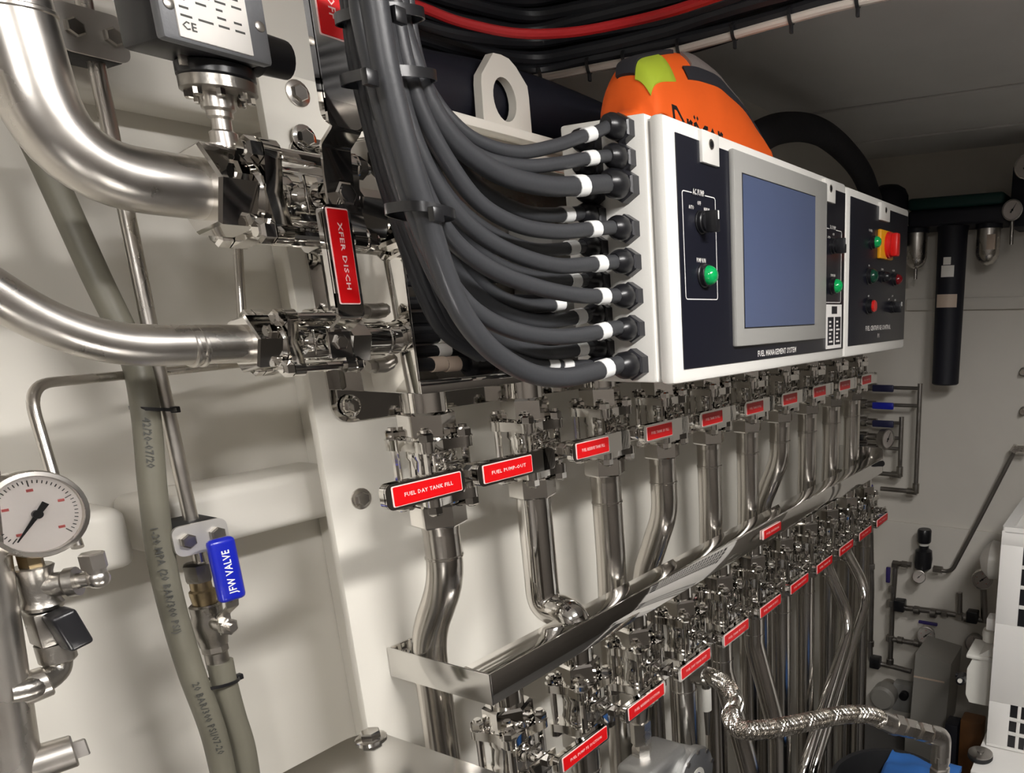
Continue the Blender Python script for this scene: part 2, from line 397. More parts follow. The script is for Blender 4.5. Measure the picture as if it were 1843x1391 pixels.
# ------------------------------------------------------------------ ball valves
def flange_poly(a, rc, n=5, neck=0.80):
    out = []
    for q in range(4):
        a0 = math.pi / 4 + q * math.pi / 2; cx, cy = a * math.copysign(1, math.cos(a0)), a * math.copysign(1, math.sin(a0))
        for k in range(n + 1):
            b = a0 - math.radians(80) + math.radians(160) * k / n; out.append((cx + rc * math.cos(b), cy + rc * math.sin(b)))
        am = a0 + math.pi / 4; r = a * 1.05 + rc * 0.15
        out.append((r * math.cos(am), r * math.sin(am)))
    return out
VALVE_MESH = {}
def valve_parts(t, k, Rw, stub_up=0.0, stub_dn=0.0):
    """three-piece ball valve, axis = local Z, stem towards local -Y; k = size factor, Rw = orientation matrix"""
    key = (round(k, 3), tuple(round(x, 3) for r in Rw for x in r))
    org = ORG[t.name]
    if key not in VALVE_MESH:
        o = V(0, 0, 0); D = []
        def put(name, mb, m): 
            for i in range(len(mb.v)): mb.v[i] = Rw @ (mb.v[i] * k)
            D.append((name, mb.mesh(name, M[m], o)))
        mb = MB().lathe([(-0.026, 0.022), (-0.024, 0.0265), (-0.016, 0.0275), (-0.012, 0.0255), (0.012, 0.0255), (0.016, 0.0275), (0.024, 0.0265), (0.026, 0.022)], o, ZA, 28)
        mb.cyl((0, -0.018, 0), (0, -0.036, 0), 0.0125, 0.011, 18); mb.box((-0.014, -0.037, -0.012), (0.014, -0.033, 0.012), 0.003)
        mb.box((-0.017, -0.024, -0.02), (0.017, -0.02, 0.02), 0.002)
        put('body', mb, 'chrome')
        for sg in (1, -1):
            mb = MB().prism(flange_poly(0.0262, 0.0088), (0, 0, sg * 0.03 - 0.006), XA, YA, 0.012)
            mb.cyl((0, 0, sg * 0.036), (0, 0, sg * 0.041), 0.027, 0.025, 28)
            put('end_flange', mb, 'chrome')
            z0, z1 = sorted((sg * 0.038, sg * 0.066))
            mb = MB().lathe([(z0, 0.0285), (z0 + 0.002, 0.0305), (z1 - 0.003, 0.0305), (z1, 0.027)], o, ZA, 6, ref=(1, 0, 0), phase=math.radians(20))
            put('hex_end', mb, 'chrome')
        for sx in (-1, 1):
            for sy in (-1, 1):
                x, y = sx * 0.0262, sy * 0.0262
                mb = MB().cyl((x, y, -0.047), (x, y, 0.049), 0.0046, n=10)
                mb.lathe([(0.0365, 0.0086), (0.044, 0.0086), (0.046, 0.0066)], (x, y, 0), ZA, 6)
                mb.lathe([(-0.046, 0.0062), (-0.044, 0.0086), (-0.0365, 0.0086)], (x, y, 0), ZA, 6)
                mb.lathe([(0.0355, 0.0098), (0.0368, 0.0098)], (x, y, 0), ZA, 14)
                put('tie_bolt', mb, 'chrome')
        mb = MB().cyl((0, -0.036, 0), (0, -0.066, 0), 0.0055, n=14).lathe([(0.048, 0.0095), (0.055, 0.0095), (0.0565, 0.008)], o, -YA, 6)
        mb.lathe([(0.0575, 0.0085), (0.064, 0.0085), (0.065, 0.007)], o, -YA, 6)
        mb.cyl((0, -0.037, 0), (0, -0.045, 0), 0.010, 0.009, 16)
        put('stem', mb, 'chrome')
        VALVE_MESH[key] = D
    for name, me in VALVE_MESH[key]:
        ob = bpy.data.objects.new(name, me); COL.objects.link(ob); ob.parent = t; ORG[ob.name] = org
def lever(t, piv, d, wdir, nrm, L0, L1, wid, lab0, lab1, txt, off0=0.0, step=0.024, tsize=0.0055, flip=False):
    """stamped lever: pivot point, grip direction d, width direction, outward normal; label from lab0 to lab1 along the grip"""
    d, wdir, nrm = Vector(d).normalized(), Vector(wdir).normalized(), Vector(nrm).normalized(); piv = Vector(piv)
    a = [piv - d * 0.014 + nrm * off0, piv + d * 0.012 + nrm * off0, piv + d * (L0 - 0.012) + nrm * (off0 + 0.002), piv + d * L0 + nrm * (off0 + step)]
    pts = bend(a + [piv + d * (L0 + 0.02) + nrm * (off0 + step)], 0.006, 4)
    h = MB().strip(pts, wdir, [wid * 0.82] * (len(pts) - 3) + [wid * 0.95, wid, wid], 0.0028)
    # grip: rounded bar with folded rims
    o = piv + nrm * (off0 + step)
    pl = rrect(L0, -wid / 2, L1, wid / 2, wid * 0.3, 5)
    h.prism(pl, o - d.cross(wdir).normalized() * 0.0014, d, wdir, 0.0028)
    rim_o = rrect(L0 + 0.002, -wid / 2, L1, wid / 2, wid * 0.3, 5); rim_i = rrect(L0 + 0.004, -wid / 2 + 0.002, L1 - 0.002, wid / 2 - 0.002, wid * 0.26, 5)
    sgn = 1 if d.cross(wdir).dot(nrm) > 0 else -1
    # rims folded back towards the valve
    h.ring_prism(rim_o, rim_i, o, d, wdir, -sgn * 0.008)
    lv = h.build('lever', 'chrome', t)
    # red label plate
    b = MB(); q = o + nrm * 0.0014
    n2 = d.cross(wdir).normalized()
    hw = wid * 0.36
    c0 = q if sgn > 0 else q + nrm * 0.0012
    b.prism(rrect(lab0, -hw, lab1, hw, 0.0012, 3), q if sgn > 0 else q, d, wdir, 0.0012 * sgn if False else 0.0012 if sgn > 0 else -0.0012)
    pl_ = b.build('name_label', 'red', lv)
    e = MB(); e.prism(rrect(lab0 - 0.0012, -hw - 0.0009, lab1 + 0.0012, hw + 0.0009, 0.0015, 3), q, d, wdir, 0.0005 * sgn)
    e.build('label_edge', 'pink_print', lv)
    if txt:
        u = -d if not flip else d
        v = nrm.cross(u)
        text(txt, q + d * (lab0 + lab1) / 2 + nrm * 0.00125, u, v, tsize, 'pink_print', lv, width=(lab1 - lab0) * 0.72)
    return lv
UP_X = [0.591 + 0.1545 * i for i in range(10)]
ZU = -0.166
UP_TXT = ['FUEL DAY TANK FILL', 'FUEL PUMP-OUT', 'FUEL RESERVE TANK FILL', 'FUEL TANK 3P FILL', 'FUEL TANK 3S FILL', 'FUEL TANK 2P FILL', 'FUEL TANK 2S FILL', 'FUEL TANK 1P FILL', 'FUEL TANK 1S FILL', 'FUEL TANK FILL']
ORD = ['first', 'second', 'third', 'fourth', 'fifth', 'sixth', 'seventh', 'eighth', 'ninth', 'tenth', 'eleventh']
I3 = Matrix.Identity(3)
UP_LAB = ['upper-row ball valve with red lever label FUEL DAY TANK FILL', 'upper-row ball valve with red lever label FUEL PUMP-OUT', 'upper-row ball valve with red lever label FUEL RESERVE TANK FILL']
for i, x in enumerate(UP_X):
    lab = ('chrome ' + UP_LAB[i]) if i < 3 else 'chrome upper-row ball valve with red lever label, %s from the near end' % ORD[i]
    t = thing('ball_valve', lab, 'valve', (x, YPIPE, ZU), 'upper row of ball valves under the cabinet')
    valve_parts(t, 1.0, I3)
    L1 = (0.126 if i == 0 else 0.166); L0 = 0.03 if i == 0 else 0.044
    lever(t, (x, YPIPE - 0.058, ZU), -XA, ZA, -YA, L0, L1, 0.026, (L0 + 0.006) if i == 0 else 0.094 if i != 1 else 0.085, L1 - 0.008, UP_TXT[i])
LO_X = [0.613 + 0.1335 * i for i in range(11)]
ZL, YL = -0.527, 0.668
LO_TXT = [None, 'FUEL PUMP P2 SUCTION', 'FUEL RESERVE SUCTION', 'FUEL DAY TANK SUCT', 'FUEL TANK 4P SUCT', 'FUEL TANK 3P SUCT', 'FUEL TANK 3S SUCT', 'FUEL TANK 2P', 'FUEL TANK 2S', 'FUEL TANK 1P', 'FUEL TANK 1S']
for i, x in enumerate(LO_X):
    lab = 'chrome lower-row ball valve under the rail, %s from the near end' % ORD[i]
    t = thing('ball_valve', lab, 'valve', (x, YL, ZL), 'lower row of ball valves under the rail')
    valve_parts(t, 1.0, I3)
    lever(t, (x, YL - 0.058, ZL), -XA, ZA, -YA, 0.044, 0.142, 0.024, 0.05, 0.134, LO_TXT[i])
    if i == 1: continue      # fed by the polished elbow of the pump-out pipe
    o = MB().cyl((x, YL, ZL + 0.06), (x, YL, -0.402), 0.0205, n=24).build('pipe_stub', 'chrome')
    tag(o, 'short polished pipe rising behind the rail from %s lower valve' % ORD[i], 'pipe', 'stubs above the lower valves')

# two horizontal valves on the left
RX = Matrix(((0, 0, 1), (0, 1, 0), (-1, 0, 0)))      # local Z -> world X
def hvalve(px, py, k, label, up, txt, L, wid, group):
    c = P(px, py, YPIPE)
    t = thing('ball_valve', label, 'valve', c, group)
    valve_parts(t, k, RX)
    return t, c
ZA_ = P(395, 345, YPIPE).z; ZB_ = P(470, 618, YPIPE).z
cA = V(P(515, 340, YPIPE).x + 0.003, YPIPE, ZA_)
tA = thing('ball_valve', 'large chrome ball valve with upright lever beside the black cable bundle', 'valve', cA, 'horizontal valves on the left')
valve_parts(tA, 1.22, RX)
lever(tA, cA + V(0, -0.07, 0), ZA, XA, -YA, 0.05, 0.225, 0.033, 0.118, 0.215, 'FUEL SHUT-OFF', step=0.02, tsize=0.009)
cB = V(P(565, 612, YPIPE).x - 0.01, YPIPE, ZB_)
tB = thing('ball_valve', 'chrome ball valve with upright red lever label reading XFER DISCH', 'valve', cB, 'horizontal valves on the left')
valve_parts(tB, 0.86, RX)
lever(tB, cB + V(0, -0.052, 0), ZA, XA, -YA, 0.022, 0.116, 0.026, 0.034, 0.112, 'XFER DISCH', step=0.022, tsize=0.006)

# ------------------------------------------------------------------ pipes of the upper row
ZBOT = -1.45
def weld(mb, c, ax, r): mb.lathe([(-0.002, r), (-0.001, r + 0.0012), (0.001, r + 0.0012), (0.002, r)], c, ax, 24)
def pipe(name, label, pts, r, m='steel', rad=0.05, welds=(), group=None, n=24):
    t = thing(name, label, 'pipe', pts[-1], group)
    MB().tube(bend(pts, rad, 10), r, n).build('run', m, t)
    for c, ax in welds:
        mb = MB(); weld(mb, c, ax, r); mb.build('weld_bead', m, t)
    return t
RP = 0.0226
for i, x in enumerate(UP_X):
    y, zt = YPIPE, ZU - 0.064
    r = 0.0205 if i == 0 else RP
    lb = 'stainless pipe dropping from the %s upper valve' % (UP_TXT[i] if i < 3 else ORD[i])
    grp = 'pipes below the upper valves'
    wz = zt - (0.041 if i == 0 else 0.045)
    if i == 0:
        pts = [(x, y, zt), (x, y, -0.30), (x, y + 0.05, -0.385), (x, y + 0.05, ZBOT)]
    elif i == 1:
        pts = [(x, y, zt), (x, y, -0.392), (LO_X[1], YL, -0.394), (LO_X[1], YL, ZL + 0.06)]
        pipe('steel_pipe', 'mirror polished elbowed pipe dropping from the FUEL PUMP-OUT valve', [V(*p) for p in pts], RP, 'chrome', 0.0255, (), grp); continue
    elif i == 3:
        pts = [(x, y, zt), (x, y, -0.33), (x, y + 0.05, -0.45), (x, y + 0.05, ZBOT)]
    elif i == 6:
        pts = [(x, y, zt), (x, y, -0.315), (x, y + 0.05, -0.43), (x, y + 0.05, ZBOT)]
    else:
        pts = [(x, y, zt), (x, y, -0.36), (x, y + 0.004, -0.5), (x, y + 0.004, ZBOT)]
    t = pipe('steel_pipe', lb, [V(*p) for p in pts], r, 'steel', 0.13, [((x, y, wz), ZA)], grp)
    MB().cyl((x, y, zt + 0.002), (x, y, zt - 0.012), r + 0.0012, r, 24).build('socket', 'steel', t)
for i, x in enumerate(UP_X):
    o = MB().cyl((x, YPIPE, ZU + 0.06), (x, YPIPE, ZB0 + 0.01), 0.024, n=28).build('pipe_stub', 'chrome')
    tag(o, 'polished pipe stub entering the housing above %s upper valve' % ORD[i], 'pipe', 'stubs above the upper valves')

# left elbows
rA = 0.0245
pA = [V(cA.x - 0.06, YPIPE, ZA_), V(0.302, YPIPE, ZA_ + 0.002), V(0.283, YPIPE, 0.46)]
pipe('steel_pipe', 'thick polished elbow pipe curving up at the upper left corner', pA, rA, 'satin', 0.082, [(V(0.302 - .019 * .1 / (.46 - ZA_), YPIPE, ZA_ + 0.1), V(-.019, 0, .46 - ZA_))], 'left elbow pipes', 32)
rB = 0.0165
pB = [V(cB.x - 0.045, YPIPE, ZB_), V(0.29, YPIPE, ZB_ + 0.003), V(0.18, YPIPE, ZB_ + 0.105), V(0.1, YPIPE, ZB_ + 0.25)]
xw = P(345, 612, YPIPE).x
pipe('steel_pipe', 'thinner polished pipe curving up to the left edge', pB, rB, 'satin', 0.13, [(V(xw - 0.003, YPIPE, ZB_), XA), (V(xw + 0.004, YPIPE, ZB_), XA)], 'left elbow pipes', 28)
for c, r, nm in ((cA, 0.0245, 'large'), (cB, 0.0165, 'small')):
    o = MB().cyl((c.x + 0.05, YPIPE, c.z), (XB + 0.0, YPIPE, c.z), r, n=28)
    weld(o, V(XB - 0.012, YPIPE, c.z), XA, r)
    tag(o.build('pipe_stub', 'chrome'), '%s polished stub joining horizontal valve to the housing side' % nm, 'pipe', 'stubs into the housing side')

# ------------------------------------------------------------------ lower runs
def lowpipe(label, pts, r, m='steel', rad=0.1, welds=()):
    return pipe('steel_pipe', label, pts, r, m, rad, welds, 'pipes below the lower valves')
zt = ZL - 0.062
rl = 0.0205
for i, x in enumerate(LO_X):
    lb = 'stainless pipe running down from the %s lower valve' % ORD[i]
    if i == 2: continue
    if i in (4, 5):
        pts = [V(x, YL, zt), V(x, YL, -0.66), V(x, YL - 0.055, -0.86), V(x, YL - 0.055, ZBOT)]
    elif i in (8, 9):
        a = P(1562, 1066, .61) if i == 9 else P(1532, 1120, .61); b = P(1462, 1391, .605) if i == 9 else P(1445, 1391, .605)
        pts = [V(x, YL, zt), V(x, YL, min(a.z + .17, zt - .025)), a, b, V(b.x - .03, b.y, b.z - .12), V(b.x - .03, b.y, ZBOT)]
    else:
        pts = [V(x, YL, zt), V(x, YL, -0.8), V(x, YL, -1.0), V(x, YL, ZBOT)]
    lowpipe(lb, pts, 0.015 if i in (8, 9) else rl, 'chrome' if i in (8, 9) else 'steel', 0.1, [(V(x, YL, zt - 0.045), ZA)])
for j, (x, y) in enumerate(((0.98, 0.752), (1.12, 0.76), (1.26, 0.765), (1.43, 0.765), (1.75, 0.768))):
    pipe('steel_pipe', 'thin stainless pipe at the very back of the crowded pipe row', [V(x, y, -0.5), V(x, y, -0.9), V(x, y, ZBOT)], 0.0115, 'steel', 0.02, (), 'thin background pipes', 14)

# ------------------------------------------------------------------ polished rail
XR0, XR1, YR, ZR0, ZR1 = 0.57, 2.03, 0.643, -0.439, -0.399
rl_ = thing('guard_rail', 'mirror polished stainless angle rail crossing in front of the pipes', 'rail', (1.3, YR, ZR0))
MB().box((XR0, YR, ZR0), (XR1, YR + 0.003, ZR1), 0.001).build('front_web', 'mirror', rl_)
MB().box((XR0, YR + 0.003, ZR1 - 0.003), (XR1, 0.687, ZR1), 0.001).build('top_web', 'mirror', rl_)
MB().box((XR0 - 0.002, YR, ZR0), (XR0 + 0.001, YP - 0.001, ZR1), 0.001).build('end_bracket', 'tray', rl_)
fl = MB().box((XR0 + 0.001, YP - 0.005, ZR0), (XR0 + 0.035, YP - 0.001, ZR1), 0.002); fl.build('bracket_foot', 'chrome', rl_)
mb = MB(); hexbolt(mb, (XR0 + 0.018, YP - 0.005, (ZR0 + ZR1) / 2), -YA, 0.007, 0.006); mb.build('foot_bolt', 'chrome', rl_)
ep = rrect(YR, ZR0, YP, ZR1 + 0.03, 0.008)
MB().prism([(a, b) for a, b in ep], (XR1, 0, 0), YA, ZA, 0.003).build('end_bracket', 'tray', rl_)
MB().cyl(PX(1587, 834, XR1 - 0.0005), PX(1587, 834, XR1 - 0.0005) - XA * 0.001, 0.009, n=20).build('bracket_hole', 'black', rl_)
a, b = P(1371, 963, YR - 0.001), P(1403, 946, YR - 0.001)
tg = thing('name_tag', 'single red engraved tag fixed on the polished rail face', 'label', (a.x, YR, a.z))
zc = (a.z + b.z) / 2
MB().box((a.x, YR - 0.004, zc - 0.0095), (b.x, YR - 0.001, zc + 0.0095), 0.001).build('tag_core', 'pink_print', tg)
MB().box((a.x + 0.004, YR - 0.0052, zc - 0.0085), (b.x - 0.001, YR - 0.004, zc + 0.0085), 0.0005).build('tag_face', 'red', tg)
text('FUEL SUCTION', V((a.x + b.x) / 2, YR - 0.0053, zc), LX, LZ, 0.006, 'pink_print', tg, width=(b.x - a.x) * 0.7)

# ------------------------------------------------------------------ control cabinets
YF = 0.5
def facebox(t, name, m, x0, x1, z0, z1, y0, y1, bev=0.001, **k): return MB().box((x0, y0, z0), (x1, y1, z1), bev).build(name, m, t, **k)
def bolt_gland(c, s=1.0, t=None):
    """cable gland on a cabinet side, pointing -X: locknut hexagon with a dome nut"""
    g_ = MB().lathe([(0, 0.0155 * s), (0.010 * s, 0.0155 * s), (0.012 * s, 0.0135 * s)], c, -XA, 6).build('cable_gland', 'gland', t)
    MB().lathe([(0.011 * s, 0.012 * s), (0.016 * s, 0.0135 * s), (0.024 * s, 0.013 * s), (0.030 * s, 0.0105 * s), (0.033 * s, 0.008 * s)], c, -XA, 18).build('dome_nut', 'black', g_)
XC0, XC1, XD0, XD1, ZC0, ZC1 = 0.764, 1.327, 1.333, 1.708, -0.081, 0.211
cb = thing('control_cabinet', 'white control cabinet with touchscreen reading FUEL MANAGEMENT SYSTEM', 'cabinet', ((XC0 + XC1) / 2, 0.58, ZC0))
facebox(cb, 'body', 'cab', XC0 - 0.002, XC1, ZC0 + 0.002, ZC1 + 0.002, 0.5225, 0.642, 0.004)
facebox(cb, 'door', 'cab', XC0, XC1, ZC0, ZC1, YF, 0.52, 0.006)
facebox(cb, 'door_gasket', 'bezel', XC0 + 0.004, XC1 - 0.006, ZC0 + 0.006, ZC1 - 0.006, 0.518, 0.524, 0)
for x in (0.85, 1.25): facebox(cb, 'mounting_foot', 'satin', x - 0.02, x + 0.02, -0.06, 0.16, 0.642, YB - 0.003, 0.001)
ov = facebox(cb, 'overlay_panel', 'overlay', XC0 + 0.022, XC1 - 0.008, ZC0 + 0.017, ZC1 - 0.016, YF - 0.0015, YF + 0.001, 0.0003)
def latch(t, px0, px1, py0, py1):
    a, b = P(px0, py0, YF - 0.004), P(px1, py1, YF - 0.004)
    z1 = (P((px0 + px1) / 2, py0 + 6, YF - 0.004)).z; z0 = P((px0 + px1) / 2, py1 - 4, YF - 0.004).z
    l = facebox(t, 'latch', 'cab', a.x, b.x, z0, z1, YF - 0.006, YF + 0.001, 0.001)
    c = V((a.x + b.x) / 2, YF - 0.006, z0 + (z1 - z0) * 0.62)
    MB().cyl(c, c - YA * 0.0008, 0.0058, n=16).build('keyhole_ring', 'satin', l)
    MB().cyl(c - YA * 0.0008, c - YA * 0.0014, 0.0036, n=12).build('keyhole', 'black', l)
latch(cb, 1261, 1293, 232, 300); latch(cb, 1484, 1502, 318, 368)
# touchscreen
hm = facebox(cb, 'touchscreen', 'bezel', 0.907, 1.220, -0.043, 0.198, YF - 0.009, YF, 0.003)
s0, s1 = P(1336, 313, YF - 0.009), P(1465, 583, YF - 0.009)
facebox(hm, 'screen_frame', 'black', s0.x - 0.0015, s1.x + 0.0015, s1.z - 0.0015, s0.z + 0.0015, YF - 0.0095, YF - 0.0088, 0)
facebox(hm, 'screen_glass', 'screen', s0.x, s1.x, s1.z, s0.z, YF - 0.0101, YF - 0.0094, 0)
text('FUEL MANAGEMENT SYSTEM', P(1400, 633, YF - 0.0016), LX, LZ, 0.0115, 'white_print', cb, width=P(1434, 630, YF).x - P(1366, 637, YF).x)
def frame_line(t, px0, py0, px1, py1, gap=None):
    a, b = P(px0, py0, YF - 0.0016), P(px1, py1, YF - 0.0016)
    w_ = 0.0011; r = 0.004
    lo, li = rrect(a.x, b.z, b.x, a.z, r), rrect(a.x + w_, b.z + w_, b.x - w_, a.z - w_, r - w_)
    MB().ring_prism(lo, li, (0, YF - 0.0016, 0), XA, ZA, 0.0003).build('printed_border', 'white_print', t)
    return a, b
def selector(t, c, s=1.0):
    k = MB().lathe([(0, 0.0135 * s), (0.003, 0.0135 * s), (0.0035, 0.0125 * s), (0.008, 0.0125 * s), (0.009, 0.011 * s), (0.012, 0.011 * s)], c, -YA, 24).build('selector_switch', 'black', t)
    hb = MB().box(c + V(-0.0048 * s, -0.026 * s, -0.012 * s), c + V(0.0048 * s, -0.01 * s, 0.012 * s), 0.0015); hb.build('knob', 'black', k)
    MB().box(c + V(-0.001, -0.0266 * s, 0.002), c + V(0.001, -0.0258 * s, 0.0115 * s), 0).build('pointer', 'white_print', k)
def lamp(t, c, m, s=1.0):
    k = MB().lathe([(0, 0.0145 * s), (0.003, 0.0145 * s), (0.004, 0.013 * s), (0.009, 0.013 * s), (0.010, 0.0115 * s)], c, -YA, 24).build('pilot_lamp', 'black', t)
    MB().lathe([(0.009, 0.0118 * s), (0.012, 0.0116 * s), (0.016, 0.0098 * s), (0.019, 0.0065 * s), (0.0205, 0.0)], c, -YA, 20).build('lens', m, k)
YT = YF - 0.0017
frame_line(cb, 1226.7, 341, 1292, 540)
def ptxt(t, s, px, py, size, width=None, back=True):
    c = P(px, py, YT - 0.0003)
    if back: MB().box(c + V(-(width or 0.03) / 2 - 0.002, 0.0001, -size * 0.5), c + V((width or 0.03) / 2 + 0.002, 0.0004, size * 0.5)).build('print_ground', 'overlay', t)
    text(s, c, LX, LZ, size, 'white_print', t, width=width)
ptxt(cb, 'AC PUMP', 1257, 347, 0.009, 0.026)
ptxt(cb, 'OFF', 1258, 366, 0.006, 0.008, False); ptxt(cb, 'AUTO', 1244, 373, 0.006, 0.011, False); ptxt(cb, 'MANUAL', 1272, 378, 0.006, 0.014, False)
selector(cb, P(1259, 400, YF)); ptxt(cb, 'PUMP RUN', 1262, 469, 0.007, 0.021, False); lamp(cb, P(1264, 496, YF), 'green')
frame_line(cb, 1484.5, 409, 1513, 545)
ptxt(cb, 'DC PUMP', 1499, 410, 0.008, 0.026)
ptxt(cb, 'OFF', 1500, 422, 0.005, 0.008, False); ptxt(cb, 'AUTO', 1492, 427, 0.005, 0.011, False); ptxt(cb, 'MANUAL', 1506, 431, 0.005, 0.014, False)
selector(cb, P(1496, 443, YF)); ptxt(cb, 'PUMP RUN', 1499, 496, 0.006, 0.021, False); lamp(cb, P(1496, 515, YF), 'green')
# white instruction card under the second border
a, b = P(1487, 548, YT), P(1513, 625, YT)
cd = facebox(cb, 'instruction_card', 'white_print', a.x, b.x, b.z, a.z, YT - 0.0008, YF, 0)
w_, h_ = b.x - a.x, a.z - b.z
facebox(cd, 'card_symbol', 'overlay', a.x + w_ * 0.33, a.x + w_ * 0.68, b.z + h_ * 0.79, a.z - h_ * 0.04, YT - 0.0012, YT - 0.0007, 0)
for q in (0.08, 0.55):
    facebox(cd, 'card_column', 'overlay', a.x + w_ * q, a.x + w_ * (q + 0.38), b.z + h_ * 0.08, b.z + h_ * 0.72, YT - 0.0012, YT - 0.0007, 0)
    for j in range(6):
        facebox(cd, 'card_mark', 'white_print', a.x + w_ * (q + 0.08), a.x + w_ * (q + 0.2 + 0.1 * (j % 3 == 0)), b.z + h_ * (0.14 + 0.09 * j), b.z + h_ * (0.18 + 0.09 * j), YT - 0.0016, YT - 0.0011, 0)
# second cabinet
c2 = thing('control_cabinet', 'smaller far control cabinet with yellow and red rotary switch', 'cabinet', ((XD0 + XD1) / 2, 0.58, ZC0))
facebox(c2, 'body', 'cab', XD0 + 0.002, XD1, ZC0 + 0.002, ZC1 - 0.002, 0.527, 0.642, 0.005)
facebox(c2, 'door', 'cab', XD0, XD1, ZC0, ZC1 - 0.002, YF, 0.522, 0.006)
facebox(c2, 'door_gasket', 'rubber', XD0 + 0.006, XD1 - 0.006, ZC0 + 0.006, ZC1 - 0.008, 0.52, 0.529, 0)
for x in (1.42, 1.62): facebox(c2, 'mounting_foot', 'satin', x - 0.02, x + 0.02, -0.06, 0.16, 0.642, YB - 0.003, 0.001)
facebox(c2, 'overlay_panel', 'overlay', XD0 + 0.014, XD1 - 0.01, ZC0 + 0.02, ZC1 - 0.017, YF - 0.0015, YF + 0.001, 0.0003)
latch(c2, 1585, 1600, 360, 402)
a, b = P(1578, 440, YF), P(1601, 440, YF)
yb_ = facebox(c2, 'rotary_isolator', 'yellow', a.x, b.x, P(1593, 468, YF).z, P(1593, 416, YF).z, YF - 0.009, YF, 0.003)
c = V((a.x + b.x) / 2 + 0.004, YF - 0.009, (P(1593, 468, YF).z + P(1593, 416, YF).z) / 2)
MB().lathe([(0, 0.025), (0.004, 0.025), (0.006, 0.023), (0.010, 0.0225)], c, -YA, 24).box(c + V(-0.010, -0.022, -0.022), c + V(0.010, -0.008, 0.022), 0.004).build('rotary_handle', 'red_plastic', yb_)
lamp(c2, P(1568, 436, YF), 'green', 0.9); ptxt(c2, 'POWER', 1567, 415, 0.006, 0.02, False)
lamp(c2, P(1562, 497, YF), 'dark_green', 1.1); ptxt(c2, 'ON', 1564, 478, 0.005, 0.008, False)
lamp(c2, P(1586, 498, YF), 'black', 0.8); ptxt(c2, 'RUN', 1588, 485, 0.005, 0.013, False)
lamp(c2, P(1607, 503, YF), 'dark_red', 0.9); ptxt(c2, 'ALARM', 1608, 487, 0.005, 0.016, False)
k = MB().lathe([(0, 0.015), (0.004, 0.015), (0.005, 0.0135), (0.013, 0.0135)], P(1560, 551, YF), -YA, 24).build('stop_button', 'black', c2)
MB().lathe([(0.012, 0.011), (0.016, 0.011), (0.018, 0.009)], P(1560, 551, YF), -YA, 24).build('button_cap', 'red_lens', k)
ptxt(c2, 'OFF', 1563, 533, 0.005, 0.009, False)
selector(c2, P(1603, 553, YF), 0.9); ptxt(c2, 'OFF', 1606, 533, 0.005, 0.01, False); ptxt(c2, 'AUTO', 1600, 539, 0.005, 0.011, False); ptxt(c2, 'MAN', 1611, 540, 0.005, 0.01, False)
text('FUEL CENTRIFUGE CONTROL', P(1581, 590, YT), LX, LZ, 0.0125, 'white_print', c2, width=P(1604, 588, YF).x - P(1560, 592, YF).x)
text('P1', P(1581, 604, YT), LX, LZ, 0.011, 'white_print', c2)
MB().cyl((1.6, 0.6, ZC0 + 0.002), (1.6, 0.6, ZC0 - 0.012), 0.012, n=14).build('drain_plug', 'black', c2)

# ------------------------------------------------------------------ cables into the cabinet side
YG, YG2 = 0.55, 0.595
XG = XC0 - 0.002
def gpos(px, py, y):
    q = PX(px, py, XG - 0.01); return V(XG, y, q.z)
front = [(1118, 230), (1112, 285), (1105, 335), (1118, 412), (1120, 472), (1124, 533), (1128, 592), (1132, 656)]
rear = [(1062, 255), (1062, 300), (1072, 345), (1078, 386), (1082, 444), (1088, 505), (1090, 565), (1090, 625), (1080, 657)]
for j, (px, py) in enumerate(front): bolt_gland(gpos(px, py, YG), 1.2 if j in (2, 7) else 1.02, cb)
for j, (px, py) in enumerate(rear): bolt_gland(gpos(px, py, YG2), 0.95, cb)
CAB_GRP = 'black cables into the cabinet side'
def cable(label, path, y0, y1, r, sleeve=None, m='cable', n=12, gl=None, sl2=None):
    """path of (px,py) from gland to bundle; depth runs from y0 at the gland to y1 at the bundle"""
    N = len(path); pts = []
    if gl is not None: pts.append(gl - XA * 0.026)
    for i, q in enumerate(path):
        f = i / (N - 1); f = f * f * (3 - 2 * f)
        pts.append(P(q[0], q[1], q[2] if len(q) > 2 else y0 + (y1 - y0) * f))
    t = thing('black_cable', label, 'cable', pts[0], CAB_GRP)
    MB().tube(spline(pts, 7), r, n).build('jacket', m, t)
    sp_ = spline(pts, 7)
    for sc in (sleeve, sl2):
        if sc:
            k = min(range(1, len(sp_) - 1), key=lambda q: (proj(sp_[q]) - Vector(sc[:2])).length)
            c = sp_[k]; d = (sp_[k - 1] - sp_[k + 1]).normalized()
            MB().cyl(c - d * 0.008, c + d * 0.008, r + 0.0009, n=14).build('marker_sleeve', 'sleeve', t)
    return t
G1 = lambda k: gpos(*front[k], YG)
G2 = lambda k: gpos(*rear[k], YG2)
cable('topmost black cable curving to the highest cabinet gland', [(1075, 237), (1045, 246), (1000, 262), (930, 274), (860, 254), (810, 214), (775, 168), (755, 125), (738, 50), (728, -40)], YG, .56, .0062, (1059, 241, 1075, 237), gl=G1(0))
cable('second black cable from the top with white marker sleeve', [(1082, 282), (1045, 287), (1000, 295), (940, 299), (870, 284), (805, 238), (768, 180), (748, 125), (726, 40), (718, -40)], YG, .555, .0066, (1062, 284, 1082, 282), gl=G1(1))
cable('thick black cable to the third cabinet gland', [(1070, 332), (1030, 335), (980, 334), (905, 315), (835, 270), (785, 210), (745, 125), (718, 40), (708, -40)], YG, .55, .0098, (1042, 333, 1070, 332), gl=G1(2))
